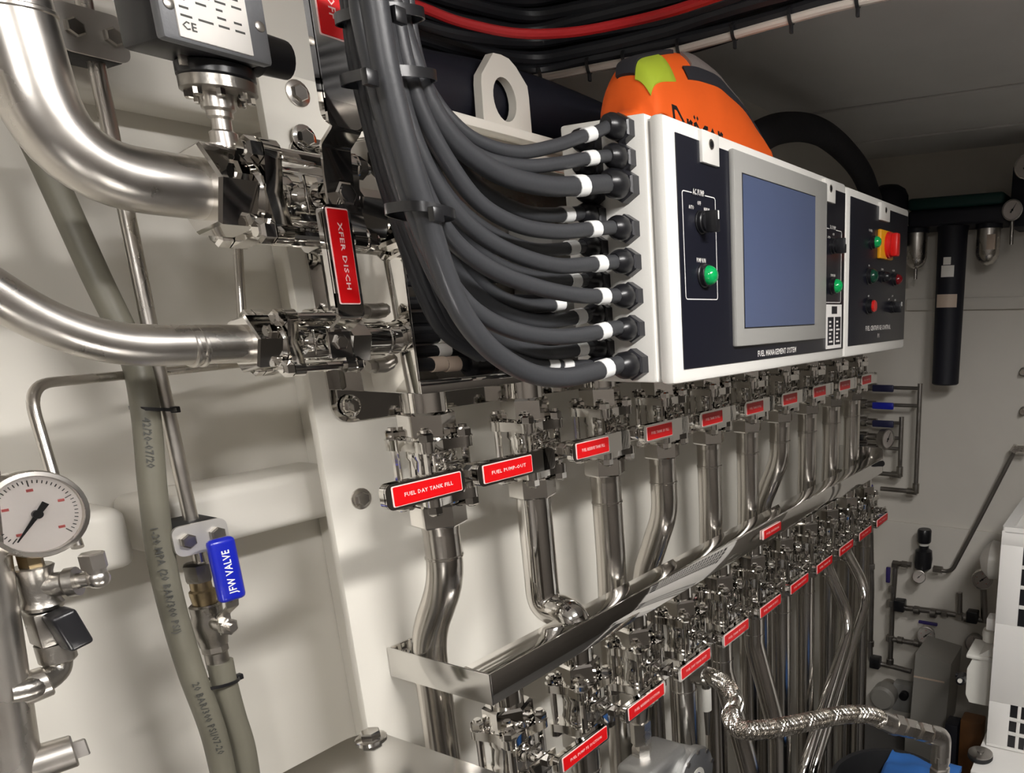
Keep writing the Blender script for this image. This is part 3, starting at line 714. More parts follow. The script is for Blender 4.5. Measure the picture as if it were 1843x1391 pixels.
cable('black cable to a rear gland between third and fourth front glands', [(1048, 383), (1018, 386), (955, 385), (885, 355), (825, 300), (772, 212), (738, 125), (708, 30), (700, -40)], YG2, .562, .0078, (1018, 386, 1048, 383), gl=G2(3))
cable('black cable to the fourth front gland', [(1090, 410), (1055, 413), (1000, 417), (930, 404), (862, 364), (805, 290), (757, 200), (728, 110), (705, 0), (698, -40)], YG, .543, .0076, (1068, 412, 1090, 410), gl=G1(3))
cable('black cable to a rear gland between fourth and fifth front glands', [(1055, 443), (1028, 446), (960, 449), (885, 420), (810, 358), (758, 262), (722, 150), (700, 40), (690, -40)], YG2, .57, .007, (1028, 446, 1055, 443), gl=G2(4))
cable('black cable to the fifth front gland', [(1100, 472), (1055, 476), (1000, 478), (922, 455), (852, 413), (792, 345), (747, 258), (716, 160), (690, 30), (682, -40)], YG, .545, .008, (1076, 474, 1100, 472), gl=G1(4))
cable('black cable to a rear gland between fifth and sixth front glands', [(1060, 503), (1031, 505), (965, 500), (885, 470), (808, 400), (752, 310), (712, 200), (684, 60), (674, -40)], YG2, .575, .0074, (1031, 505, 1060, 503), gl=G2(5))
cable('black cable to the sixth front gland', [(1105, 532), (1060, 533), (1000, 525), (922, 502), (860, 470), (805, 420), (758, 335), (715, 205), (684, 60), (672, -40)], YG, .538, .0082, (1081, 534, 1105, 532), gl=G1(5))
cable('black cable ending in a white tipped sleeve beside the sixth gland', [(1012, 545), (985, 549), (940, 549), (893, 531), (850, 495), (800, 440), (748, 340), (705, 210), (670, 60), (660, -40)], .6, .575, .0076, (1000, 547, 1012, 545))
cable('black cable to a rear gland between sixth and seventh front glands', [(1065, 564), (1040, 570), (972, 579), (905, 562), (850, 522), (800, 455), (742, 340), (698, 210), (664, 60), (652, -40)], YG2, .58, .0082, (1040, 570, 1065, 564), gl=G2(6))
cable('black cable to the seventh front gland', [(1108, 590), (1070, 599), (1010, 606), (945, 600), (880, 576), (825, 530), (775, 450), (730, 330), (690, 190), (655, 40), (648, -40)], YG, .535, .0084, (1086, 595, 1108, 590), gl=G1(6))
cable('black cable to a rear gland above the lowest thick cable', [(1070, 624), (1043, 628), (980, 635), (905, 612), (850, 570), (785, 480), (725, 340), (680, 190), (650, 40), (640, -40)], YG2, .585, .008, (1043, 628, 1070, 624), gl=G2(7))
cable('thin black cable with two white sleeves under the lowest rear gland', [(1060, 656), (1000, 656), (950, 650), (885, 622), (830, 575), (772, 480), (718, 340), (676, 190), (648, 40), (640, -40)], YG2, .585, .0058, (1016, 656, 1060, 656), gl=G2(8), sl2=(990, 655, 1010, 655))
cable('lowest and thickest black cable sweeping to the bottom gland', [(1110, 657), (1065, 670), (1010, 680), (950, 670), (885, 630), (832, 565), (795, 480), (768, 395), (735, 290), (695, 130), (672, 0), (664, -40)], YG, .525, .0102, (1086, 664, 1110, 657), gl=G1(7), n=16)
# more cables of the vertical bundle that pass behind, down into the housing
for j, (x0, x1, yy) in enumerate(((640, 722, .565), (652, 734, .555), (664, 746, .55), (632, 712, .578))):
    pth = [(x1 + 150, 640), (x1 + 90, 600), (x1 + 55, 540), (x1 + 15, 430), (x1 - 25, 300), (x0 + 15, 130), (x0, 20), (x0 - 6, -40)]
    cable('black cable of the hanging bundle passing behind into the open housing', pth, .66, yy, .0075, None, 'cable2')
def tie_band(label, px0, px1, py0, py1, yf, yb_, head):
    ym = (yf + yb_) / 2; a, b = P(px0, py0, ym), P(px1, py1, ym)
    c = (a + b) / 2; rx = (b - a).length / 2; ry = (yb_ - yf) / 2
    d = (b - a).normalized(); n = 36
    ce = lambda q: math.copysign(abs(q) ** .7, q)
    pts = [c + d * rx * ce(math.cos(2 * math.pi * k / n)) + YA * ry * ce(math.sin(2 * math.pi * k / n)) for k in range(n + 1)]
    t = thing('cable_tie', label, 'cable tie', a, 'ties on the black cable bundle')
    MB().strip(pts, ZA, 0.0075, 0.0014).build('strap', 'tie', t)
    h = P(head[0], head[1], yf - 0.004)
    MB().box(h - V(.005, .004, .0055), h + V(.005, .003, .0055), 0.001).build('tie_head', 'tie', t)
tie_band('black cable tie at the top of the black cable bundle', 630, 734, 24, 36, .527, .59, (716, 28))
tie_band('black cable tie around the bundle above the chrome lever base', 642, 754, 136, 146, .522, .59, (665, 140))
tie_band('black cable tie low on the bundle beside the red lever', 716, 794, 372, 392, .512, .565, (784, 386))
# short cables inside the open housing
for j, (x0, x1, py, sl) in enumerate(((770, 840, 505, 797), (772, 835, 545, 795), (775, 850, 572, 800), (768, 855, 592, 797), (770, 860, 607, 797), (775, 850, 632, 795))):
    a, b = P(x0, py, .735), P(x1 + 30, py - 6, .745)
    t = thing('black_cable', 'short black cable with pale sleeve inside the open polished housing', 'cable', a, 'short cables in the housing')
    MB().tube(spline([V(XB + 0.004, .74, a.z), a, b, b + XA * 0.15], 5), .0068, 10).build('jacket', 'cable2', t)
    c = P(sl, py - 2, .736); MB().cyl(c - XA * .009, c + XA * .009, .0078, n=14).build('marker_sleeve', 'label_paper', t)
a, b = P(765, 655, .72), P(880, 652, .72)
t = thing('black_cable', 'lowest housing cable with two beige sleeves and round black gland', 'cable', a)
MB().cyl(a - XA * 0.015, b, .0075, n=12).build('jacket', 'cable2', t)
for px in (787, 812):
    c = P(px, 655, .72); c.y = .72; MB().cyl(c - XA * .009, c + XA * .009, .0086, n=14).build('marker_sleeve', 'label_beige', t)
c = P(838, 653, .72); MB().lathe([(0, .011), (.004, .017), (.03, .018), (.034, .015), (.042, .015)], c, XA, 20).build('round_gland', 'black', t)
jb = tag(MB().box((0.84, 0.735, ZB0 + 0.006), (1.9, YP - 0.007, 0.12), 0.004).build('terminal_box', 'bezel'), 'grey terminal box inside the polished housing behind the cables', 'box')

# ------------------------------------------------------------------ left side fittings
def clamp(label, pc, y, w_, h_, tubepx):
    c = P(pc[0], pc[1], y)
    t = thing('tube_clamp', label, 'clamp', c - ZA * h_ / 2, 'black tube clamps with steel cover plates')
    MB().box(c + V(-w_ * .5, 0.002, -h_ * .48), c + V(w_ * .5, 0.05, h_ * .48), 0.006, 3).build('clamp_block', 'rubber', t)
    MB().prism(rrect(-w_ / 2, -h_ / 2, w_ / 2, h_ / 2, 0.008, 5), c, XA, ZA, 0.003).build('cover_plate', 'galv', t)
    for sx in (-1, 1):
        mb = MB(); mb.lathe([(0, .0072), (.0055, .0075), (.0068, .006)], c + V(sx * w_ * .27, -0.002, 0), -YA, 6); mb.build('clamp_bolt', 'dull', t)
YTU = 0.84
clamp('steel faced tube clamp at the top left beside the switch box', (164, 60), YTU - .02, .05, .036, None)
clamp('steel faced tube clamp above the blue lever valve', (360, 966), YTU - .02, .05, .03, None)
tp = [P(140, -20, YTU), P(185, 130, YTU), P(232, 440, YTU), P(346, 945, YTU), P(352, 1010, YTU)]
xx = P(290, 690, YTU).x
t = thing('steel_tube', 'thin upright stainless tube running between the two clamps', 'pipe', (xx, YTU, -0.3))
MB().tube([V(P(165, 60, YTU).x, YTU, 0.42), V(P(165, 60, YTU).x, YTU, .3), V(xx, YTU, -0.05), V(xx, YTU, P(352, 1015, YTU).z)], .0066, 14).build('run', 'satin', t)
# blue lever valve
zc = [P(px, py, YTU).z for px, py in ((352, 1012), (360, 1045), (365, 1062), (370, 1085), (378, 1120), (385, 1160), (390, 1172), (396, 1200))]
xv = P(372, 1100, YTU).x
bv = thing('ball_valve', 'small dull ball valve with blue lever above the forked grey hose', 'valve', (xv, YTU, zc[5]))
MB().lathe([(zc[1], .0115), (zc[1] + .003, .0125), (zc[0] - .002, .0125), (zc[0], .009)], (xv, YTU, 0), ZA, 6).build('compression_nut', 'dull', bv)
MB().lathe([(zc[3], .0105), (zc[2] - .004, .0115), (zc[2], .0115), (zc[2] + .002, .0095), (zc[1], .0095)], (xv, YTU, 0), ZA, 18).build('brass_adapter', 'brass', bv)
h = zc[3] - zc[5]
MB().lathe([(zc[5], .0125), (zc[5] + h * .15, .0135), (zc[5] + h * .3, .0155), (zc[5] + h * .55, .0165), (zc[5] + h * .75, .014), (zc[3] - .002, .0145), (zc[3], .0125)], (xv, YTU, 0), ZA, 20).build('body', 'dull', bv)
MB().lathe([(zc[6], .011), (zc[6] + .002, .0125), (zc[5], .0125)], (xv, YTU, 0), ZA, 8).lathe([(zc[7], .0105), (zc[6], .0105)], (xv, YTU, 0), ZA, 18).build('hose_tail', 'dull', bv)
zm = P(400, 1128, YTU - .03).z
st = V(xv, YTU - .012, zm)
MB().cyl(st, st - YA * .025, .0075, n=16).lathe([(.018, .009), (.025, .009), (.026, .0075)], st, -YA, 6).cyl(st - YA * .026, st - YA * .032, .004, n=10).build('stem', 'satin', bv)
lv = MB().strip(bend([st - YA * .018 - ZA * .008, st - YA * .018 + ZA * .012, st + V(.004, -.03, .022), st + V(.004, -.034, .045)], .004, 4), XA, .012, .002).build('lever', 'satin', bv)
g0, g1 = P(418, 1080, YTU - .047), P(400, 972, YTU - .047)
MB().box((g0.x - .0125, YTU - .053, g0.z), (g0.x + .0125, YTU - .042, g1.z + .003), .005, 3).build('blue_sleeve', 'blue', lv)
text('JFW VALVE', V(g0.x, YTU - .0532, (g0.z + g1.z) / 2), ZA, -XA, .010, 'white_print', lv, width=.045)
# grey hoses
hs_grp = 'grey rubber hoses on the left wall'
hp = [(60, 250), (95, 325), (172, 495), (240, 640), (262, 740), (275, 880), (290, 1000), (312, 1100), (345, 1210), (385, 1320), (412, 1440)]
t = thing('grey_hose', 'long grey rubber hose sweeping down the left wall', 'hose', P(385, 1320, .85), hs_grp)
MB().tube(spline([P(a, b, .885 - .055 * min(1, max(0, (b - 250) / 500))) for a, b in hp], 8), .0114, 18).build('jacket', 'hose', t)
for (px, py, qx, qy, s_) in ((262, 750, 271, 840, '42/20-07/20'), (284, 985, 309, 1095, '1-20 MPA (20 BAR/300 PSI)'), (355, 1240, 388, 1330, '20 BAR/300 PSI/07-20')):
    a, b = P(px, py, .83), P(qx, qy, .83); u_ = (b - a).normalized(); c = (a + b) / 2
    n_ = (-c - u_ * (-c).dot(u_)).normalized()
    text(s_.replace('GATES-', ''), c + n_ * .0118, u_, n_.cross(u_), .0085, 'ink', t, ext=.0003)
hp2 = [(396, 1190), (404, 1230), (420, 1290), (438, 1350), (452, 1440)]
t = thing('grey_hose', 'short grey rubber hose hanging from the blue lever valve', 'hose', P(440, 1380, .84), hs_grp)
MB().tube(spline([P(a, b, .838) for a, b in hp2], 8), .0118, 18).build('jacket', 'hose', t)
def loop_tie(label, pa, pb, y, ry):
    a, b = P(*pa, y), P(*pb, y); c = (a + b) / 2; d = (b - a) / 2; n = 28
    pts = [c + d * math.cos(2 * math.pi * k / n) + YA * ry * math.sin(2 * math.pi * k / n) for k in range(n + 1)]
    t = thing('cable_tie', label, 'cable tie', a, 'ties on the grey hoses')
    MB().strip(pts, ZA, .0032, .0012).build('strap', 'tie', t)
    MB().box(b - V(.003, .004, .003), b + V(.004, .003, .003), .0008).build('tie_head', 'tie', t)
loop_tie('thin black tie binding grey hose to the steel tube', (236, 734), (313, 737), .833, .016)
loop_tie('thin black tie binding the two grey hoses together', (341, 1240), (428, 1218), .836, .016)
# thin instrument tubes
zg = .79
pt = [P(110, 905, zg), P(95, 855, zg), P(54, 715, zg), P(72, 688, zg), P(215, 676, zg + .06), P(470, 652, zg + .1)]
t = thing('steel_tube', 'thin bent instrument tube from gauge fitting towards the panel', 'pipe', pt[0])
MB().tube(bend([P(140, 985, .74), P(100, 870, zg - .02), P(47, 692, zg), P(230, 675, zg + .06), P(480, 650, zg + .1)], .03, 8), .0042, 12).build('run', 'satin', t)
t = thing('steel_tube', 'thin vertical tube hanging behind the large left valve', 'pipe', P(432, 570, .86))
MB().tube([P(425, 400, .86), P(428, 440, .86), P(436, 580, .86)], .0045, 12).build('run', 'satin', t)
# gauge assembly bottom left
YGA = 0.70
gc = P(63, 925, YGA)
def gauge(label, c, nrm, R, up=ZA, cat='gauge', group=None, case='satin', needle=215, marks=True, back=0.025):
    nrm = Vector(nrm).normalized(); u = up.cross(nrm).normalized() ; v = nrm.cross(u)
    t = thing('pressure_gauge', label, cat, Vector(c) - v * R, group)
    MB().lathe([(-back, R * .86), (-back + .002, R * .92), (-.006, R * .93), (-.004, R * 1.0), (.003, R * 1.0), (.005, R * .97), (.0055, R * .88), (.003, R * .86), (.0, R * .86)], c, nrm, 40).build('case', case, t)
    d = MB().lathe([(0.0005, R * .87), (.0015, R * .87)], c, nrm, 36).build('dial', 'dial', t)
    if marks:
        mk = MB(); mr = MB()
        for k in range(41):
            a = math.radians(225 - 270 * k / 40); L = .14 if k % 10 == 0 else .07
            dr = u * math.cos(a) + v * math.sin(a); sd = nrm.cross(dr)
            mk.strip([c + nrm * .0019 + dr * R * (.78 - L), c + nrm * .0019 + dr * R * .78], sd, R * .018, .0003)
        mk.build('scale_marks', 'ink', d)
        for k in range(5):
            a = math.radians(225 - 270 * k / 4); dr = u * math.cos(a) + v * math.sin(a)
            mr.box(V(-.04 * R, -.03 * R, -.0002), V(.04 * R, .03 * R, .0002))
            for q in range(8):
                w0 = mr.v[-8 + q]; mr.v[-8 + q] = c + nrm * .0019 + dr * R * .55 + u * w0.x * 1.6 + v * w0.y
        mr.build('scale_numerals', 'pink_mark', d)
    a = math.radians(needle); dr = u * math.cos(a) + v * math.sin(a); sd = nrm.cross(dr)
    nd = MB().strip([c + nrm * .0034 - dr * R * .3, c + nrm * .0034, c + nrm * .0034 + dr * R * .72], sd, [R * .14, R * .1, R * .02], .0006)
    nd.cyl(c + nrm * .002, c + nrm * .0045, R * .1, n=16); nd.build('needle', 'black', t)
    MB().lathe([(.0046, R * .87), (.0052, R * .87)], c, nrm, 36).build('crystal', 'glass', t)
    return t
view = -gc.normalized()
gn = (V(0.05, -1, 0.03)).normalized()
gauge('large round pressure gauge with black needle at the left edge', gc, gn, .0315, ZA, needle=228)
ax = P(85, 1000, YGA).x + .0
def zz(px, py): return P(px, py, YGA).z
ga = thing('gauge_fitting', 'dull cast steel tee and elbow fitting under the large gauge', 'fitting', (ax, YGA, zz(100, 1230)))
x0 = P(80, 1040, YGA).x; x1 = P(112, 1180, YGA).x
xm = (x0 + x1) / 2
zt_, z1_, z2_, z3_, z4_ = zz(70, 995), zz(80, 1020), zz(95, 1098), zz(105, 1162), zz(115, 1215)
MB().cyl((xm, YGA + .012, zt_ + .012), (xm, YGA + .012, z1_), .0075, n=6).build('gauge_nipple', 'brass', ga)
YQ = YGA + .012
mb = MB().lathe([(z2_, .0115), (z2_ + .003, .0125), (z2_ + .008, .0105), (z1_ - .006, .0105), (z1_ - .001, .0125), (z1_, .0115)], (xm, YQ, 0), ZA, 20)
c = V(xm, YQ, (z1_ + z2_) / 2); sd = V(.75, -.66, .05).normalized()
mb.lathe([(0, .009), (.016, .009), (.018, .011), (.024, .011)], c, sd, 18); mb.build('tee', 'dull', ga)
e0 = c + sd * .024; mb = MB().lathe([(0, .006), (.01, .006)], e0, sd, 12).sphere(e0 + sd * .012, .008, 12, 8).lathe([(0, .0065), (.012, .0065)], e0 + sd * .012, ZA, 12).lathe([(.008, .0085), (.019, .0085), (.02, .007)], e0 + sd * .012, ZA, 6)
mb.build('tube_elbow', 'satin', ga)
mb = MB().box((xm - .0105, YQ - .0105, z3_), (xm + .0105, YQ + .0105, z2_ - .001), .002)
mb.build('valve_block', 'dull', ga)
kc = V(xm + .004, YQ - .012, (z2_ + z3_) / 2)
MB().box(kc + V(-.008, -.016, -.016), kc + V(.008, .002, .014), .003, 3, Matrix.Rotation(math.radians(-12), 3, 'Y')).build('black_tap_handle', 'black', ga)
pp = bend([V(xm, YQ, z3_ + .002), V(xm, YQ, z4_), P(60, 1238, YGA), P(15, 1248, YGA + .0)], .018, 8)
mb = MB().tube(pp, .0085, 16)
mb.lathe([(0, .0115), (.014, .0115), (.016, .0095)], V(xm, YQ, z3_), -ZA, 18); mb.build('street_elbow', 'dull', ga)
q0, q1 = P(12, 1252, YGA + .008), P(88, 1224, YGA + .004)
MB().cyl(q0, q1, .0125, .0115, 18, .001).build('weld_socket', 'satin', ga)
vp0, vp1 = P(-52, 950, YGA + .012), P(24, 1440, YGA + .012)
sp = thing('steel_pipe', 'upright stainless pipe at the lower left picture edge', 'pipe', vp1)
MB().cyl(vp0 + (vp0 - vp1) * .6, vp1, .0185, n=28).build('run', 'satin', sp)
q0, q1, q2 = P(30, 1384, YGA + .01), P(135, 1350, YGA), P(158, 1342, YGA - .002)
MB().cyl(q0, q1, .0135, .0125, 20, .001).build('branch_socket', 'satin', sp)
d = (q2 - q1).normalized(); MB().cyl(q1 - d * .002, q2, .0085, n=4, ch=.001, phase=.5).build('square_plug', 'dark_metal', sp)

# ------------------------------------------------------------------ pressure switch above the big valve
b0 = P(293, 66, .67); b1 = P(486, 121, .67); bt = .30
ps = thing('pressure_switch', 'black pressure switch box with white printed label at the top', 'switch', P(390, 200, .72))
MB().box((b0.x, .674, b0.z), (b1.x, .728, bt), .004).build('switch_body', 'black', ps)
MB().box((b0.x - .001, .666, b0.z - .001), (b1.x + .001, .678, bt), .003).build('front_cover', 'grey_plastic', ps)
l0, l1 = P(324, 62, .665), P(457, 102, .665)
lz0 = (P(390, 83, .665)).z; lw = l1.x - l0.x
lp = MB().box((l0.x, .6645, lz0), (l1.x, .6665, bt - .008), .0005).build('rating_label', 'label_paper', ps)
for k in range(10):
    for j, (f0_, f1_) in enumerate(((.05, .2), (.28, .48), (.55, .7), (.78, .92))):
        if (k * 3 + j) % 5 == 4: continue
        z = lz0 + .014 + k * .0055
        MB().box((l0.x + lw * f0_, .6643, z), (l0.x + lw * (f1_ - .03 * (k % 3)), .6646, z + .0015)).build('print_line', 'ink', lp)
text('CE', V(l0.x + lw * .14, .6643, lz0 + .008), LX, LZ, .008, 'ink', lp)
for px, py in ((467, 48), (303, 6)):
    c = P(px, py, .666); MB().lathe([(0, .0038), (.001, .0038), (.0014, .003)], c, -YA, 14).build('cover_screw', 'satin', ps)
c = V(b1.x, .70, P(500, 105, .70).z)
MB().lathe([(0, .0185), (.006, .0195), (.008, .0195), (.009, .0165), (.034, .0155), (.036, .012)], c, XA, 20).build('conduit_gland', 'black', ps)
xs_ = P(388, 200, YPIPE).x
zd = P(376, 150, YPIPE).z
for sx, w_ in ((-.022, .009), (.012, .005)):
    MB().box((xs_ + sx - w_, .70, zd + .004), (xs_ + sx + w_, .704, b0.z + .004), .0005).build('bracket_leg', 'satin', ps)
MB().cyl((xs_, .71, zd), (xs_, .71, b0.z + .002), .024, .026, 20).build('neck', 'black', ps)
MB().lathe([(0, .026), (.002, .028), (.010, .028), (.012, .025)], (xs_, .71, zd), ZA, 30).build('diaphragm_cover', 'black', ps)
MB().lathe([(-.009, .026), (-.008, .0275), (0, .0275)], (xs_, .71, zd), ZA, 30).build('diaphragm_flange', 'dull', ps)
for k in range(8):
    a = 2 * math.pi * k / 8 + .3
    MB().lathe([(0, .0036), (.005, .0036), (.006, .0026)], (xs_ + .0215 * math.cos(a), .71 + .0215 * math.sin(a), zd - .009), -ZA, 6).build('flange_screw', 'chrome', ps)
zs1 = cA.z + .034
MB().lathe([(zs1, .0105), (zs1 + .012, .0105), (zs1 + .014, .0075), (zs1 + .022, .0075), (zs1 + .024, .0095), (zd - .022, .0095), (zd - .02, .0125), (zd - .009, .0125)], (xs_, .715, 0), ZA, 18).build('process_stem', 'satin', ps)
MB().cyl((xs_, YPIPE, cA.z + .02), (xs_, YPIPE, zs1 + .003), .0145, n=20).build('weld_boss', 'satin', ps)

# ------------------------------------------------------------------ cable bundle under the ceiling
def overhead(label, path, r, m, grp, n=10, ties=()):
    t = thing('overhead_cable', label, 'cable', path[0], grp)
    MB().tube(spline(path, 7), r, n).build('jacket', m, t)
    return t
base = [P(690, 96, .90), P(755, 112, .90), P(850, 135, .885)] + [PZ(a, b, z) for a, b, z in ((960, 141, .35), (1060, 124, .358), (1190, 98, .366), (1290, 72, .37), (1400, 41, .374), (1560, 0, .38))]
base += [V(base[-1].x + .01, y, .382) for y in (.1, -.3, -.7, YAISLE + .004)]
def opath(dz, dy): return [q + V(dy * .8, dy * .6, dz) for q in base]
overhead('white cable along the lower edge of the overhead bundle', opath(0, 0), .0055, 'white_cable', 'overhead cables')
nb = 0
for row, (dz, ys) in enumerate(((.012, (0.008, .03)), (.028, (0.0, .024)), (.045, (-.006, .02)), (.062, (-.01, .016)), (.08, (-.012, .014)), (.098, (-.014, .012)), (.105, (.034, .05)))):
    for dy in ys:
        nm = 'black cable in the overhead bundle above the white cable'; nb += 1
        pth = opath(dz, dy); 
        for k in range(len(pth)):
            pth[k] = pth[k] + V(0, .002 * math.sin(k * 1.7 + nb), .003 * math.sin(k * 1.3 + nb * 2)); pth[k].z = min(pth[k].z, CEIL - .012); pth[k].y = max(min(pth[k].y, YH - .012), YAISLE + .002)
        overhead(nm, pth, .0095, 'cable2', 'overhead cables')
rp = [(690, -6, .84), (755, 12, .84), (830, 40, .825), (930, 60, .79), (1030, 58, .735), (1130, 40, .67), (1210, 20, .60), (1300, -10, .52)]
overhead('red cable running along the overhead black bundle', [P(a, b, y) for a, b, y in rp], .006, 'red_cable', 'overhead cables')
bsp = spline(base, 16)
for j, (px, py) in enumerate(((815, 128), (975, 141), (1062, 123), (1125, 112), (1225, 88), (1325, 62), (1425, 32), (1540, 4))):
    k = min(range(1, len(bsp) - 1), key=lambda q: (proj(bsp[q]) - Vector((px, py))).length)
    c = bsp[k]; d = (bsp[k + 1] - bsp[k - 1]).normalized(); sd = d.cross(ZA).normalized(); up = sd.cross(d)
    t = thing('cable_tie', 'black tie on the white overhead cable, %s from the left' % ORD[j], 'cable tie', c, 'ties on the overhead bundle')
    n = 20
    MB().strip([c + sd * .0068 * math.cos(2 * math.pi * q / n) + up * (.004 + .011 * math.sin(2 * math.pi * q / n)) for q in range(n + 1)], d, .005, .0013).build('strap', 'tie', t)
    MB().box(c + V(-.0025, -.0025, -.017), c + V(.0025, .002, -.006), .0008).build('tie_tail', 'tie', t)
# ------------------------------------------------------------------ orange hood bag on the cabinet
t = thing('hood_bag', 'orange fabric rescue hood bag lying on top of the control cabinet', 'bag', (1.0, .6, ZC1))
prof = [(1080, 206), (1098, 198), (1113, 189), (1117, 150), (1122, 118), (1135, 104), (1165, 97), (1210, 91), (1240, 95), (1275, 110), (1310, 138), (1338, 172), (1358, 208), (1370, 238), (1378, 268)]
YHD, WHD = .635, .085
hp_ = spline([P(1122 + (a - 1080) * .775, b, YHD - .038) for a, b in prof], 4)
NT = 24
def hoodpt(k, t):
    q = hp_[k]; h_ = max(q.z - ZC1 - .003, .003); wv = WHD * min(1, .35 + h_ / .09) * (.38 + .62 * k / (len(hp_) - 1)); yc = YHD - .038 + .45 * wv
    y = yc + wv * t; f = (1 - abs(t) ** 2.6) ** .55
    wr = .003 * math.sin(q.x * 38 + t * 4) * (1 - abs(t)) + .0008 * math.sin(q.x * 90 - t * 9)
    return V(q.x + (.012 * (1 - f)) * math.sin(q.x * 40), y + wr * (1 if abs(t) < .97 else 0), ZC1 + .0035 + h_ * f)
hb = MB(); NX = len(hp_)
vs = [hoodpt(k, -1 + 2 * j / NT) for k in range(NX) for j in range(NT + 1)]
fs = [(k * (NT + 1) + j, (k + 1) * (NT + 1) + j, (k + 1) * (NT + 1) + j + 1, k * (NT + 1) + j + 1) for k in range(NX - 1) for j in range(NT)]
fs += [tuple(k * (NT + 1) for k in range(NX))[::-1] + tuple(k * (NT + 1) + NT for k in range(NX)), tuple(range(NT, -1, -1)), tuple((NX - 1) * (NT + 1) + j for j in range(NT + 1))]
hb.add(vs, fs).build('hood_shell', 'orange', t, angle=80)
def surf_band(k0, k1, t0, t1, off, nm, m, nt=5):
    mb = MB(); n1 = k1 - k0 + 1
    A = [hoodpt(k, t0 + (t1 - t0) * j / nt) for k in range(k0, k1 + 1) for j in range(nt + 1)]
    cen = V(1.0, YHD, ZC1)
    up = [p + (p - cen).normalized() * off for p in A]; dn = [p - (p - cen).normalized() * .001 for p in A]
    n_ = nt + 1; fs = [(k * n_ + j, (k + 1) * n_ + j, (k + 1) * n_ + j + 1, k * n_ + j + 1) for k in range(n1 - 1) for j in range(nt)]
    o = len(up); fs += [tuple(q + o for q in reversed(f)) for f in fs]
    rim = list(range(n_)) + [k * n_ + nt for k in range(1, n1)] + [(n1 - 1) * n_ + j for j in range(nt - 1, -1, -1)] + [k * n_ for k in range(n1 - 2, 0, -1)]
    fs += [(rim[q], rim[(q + 1) % len(rim)], rim[(q + 1) % len(rim)] + o, rim[q] + o) for q in range(len(rim))]
    mb.add(up + dn, fs).build(nm, m, t, angle=60)
surf_band(29, NX - 2, -.62, -.36, .004, 'reflective_band', 'reflective')
surf_band(27, NX - 2, -.76, -.64, .003, 'dark_piping', 'dark_fabric')
surf_band(13, 25, -.78, -.3, .002, 'lime_flap', 'lime')
surf_band(14, 28, -.28, .3, .004, 'dark_lining', 'dark_fabric')
a = P(1258, 232, YHD - .085)
text('Dräger', a, V(1, 0, 0), V(0, .1, 1), .042, 'black', t, width=P(1302, 222, YHD - .088).x - P(1212, 222, YHD - .088).x)
# added dark tube filling the shaded cavity along the top of the panel
tag(MB().tube(spline([V(.72, .885, .275), V(.95, .885, .30), V(1.2, .885, .295), V(1.5, .885, .28), V(2.0, .885, .27)], 6), .05, 18).build('shade_filler_tube', 'navy_dark'), 'added dark tube filling the shaded cavity behind the lifting eye and hood', 'duct')
# dark hose arch and dome behind the cabinets
t = tag(MB().tube(spline([V(1.25, .7, .25), P(1390, 235, .75), P(1460, 232, .75), P(1510, 262, .76), P(1550, 310, .78), P(1570, 360, .8)], 8), .03, 18).build('dark_duct', 'dark_fabric'), 'dark corrugated duct arching behind the far cabinet', 'duct')
c = P(1600, 372, .8)
t = tag(MB().lathe([(-.12, .062), (.03, .06), (.05, .05), (.062, .03), (.066, 0)], c, ZA, 24).build('black_canister', 'navy_dark'), 'black domed canister rising behind the far cabinet', 'canister')
# ------------------------------------------------------------------ stainless tank top in the foreground
zk = P(655, 1313, .66).z; xk = P(662, 1313, .66).x
tk = thing('stainless_tank', 'polished stainless tank top with bolted corner in the foreground', 'tank', (.25, .5, FLOOR))
MB().prism([(x, y) for x, y in rrect(-.05, .22, xk, .66, .028, 8)], (0, 0, zk - .004), XA, YA, .004).build('lid', 'tray', tk)
MB().box((-.03, .24, FLOOR + .002), (xk - .02, .64, zk - .004), .02, 3).build('tank_body', 'steel', tk)
mb = MB(); bc = PZ(668, 1330, zk); hexbolt(mb, bc, ZA, .0095, .009); mb.build('lid_bolt', 'chrome', tk)

# ------------------------------------------------------------------ pump head and braided hose
zp = P(1165, 1347, YL).z
x2 = LO_X[2]
pm = thing('pump_head', 'cast grey pump head with round bolted cover under the third lower valve', 'pump', (x2 + .05, YL, FLOOR))
MB().box((x2 - .045, YL - .05, zp - .13), (x2 + .06, YL + .022, zp), .012, 3).build('pump_casing', 'cast', pm)
cc = P(1248, 1402, YL - .055)
MB().lathe([(-.045, .05), (-.01, .052), (-.01, .056), (.004, .056), (.007, .053), (.008, .03)], cc, -YA, 40).build('round_cover', 'cast', pm)
for k in range(10):
    a = 2 * math.pi * k / 10 + .2
    MB().lathe([(0, .0042), (.003, .0042)], cc + V(.05 * math.cos(a), -.0065, .05 * math.sin(a)), -YA, 8).build('cover_screw', 'dark_metal', pm)
bd = MB().lathe([(.0075, .022), (.0085, .022)], cc, -YA, 28).build('maker_badge', 'white_plastic', pm)
for k in range(7):
    a = math.radians(20 + 140 * k / 6); MB().cyl(cc + V(.008 * math.cos(a), -.0085, .002 + .009 * math.sin(a)), cc + V(.008 * math.cos(a), -.009, .002 + .009 * math.sin(a)), .0035, n=10).build('badge_petal', 'navy', bd)
MB().box((x2 - .03, YL - .03, FLOOR + .002), (x2 + .08, YL + .03, zp - .128), .004).build('pump_pedestal', 'cast', pm)
z0, z1 = P(1165, 1285, YL).z, P(1165, 1225, YL).z
dn = thing('steel_pipe', 'stainless reducer and hex union joining third lower valve to the pump', 'pipe', (x2, YL, zp), 'pipes below the lower valves')
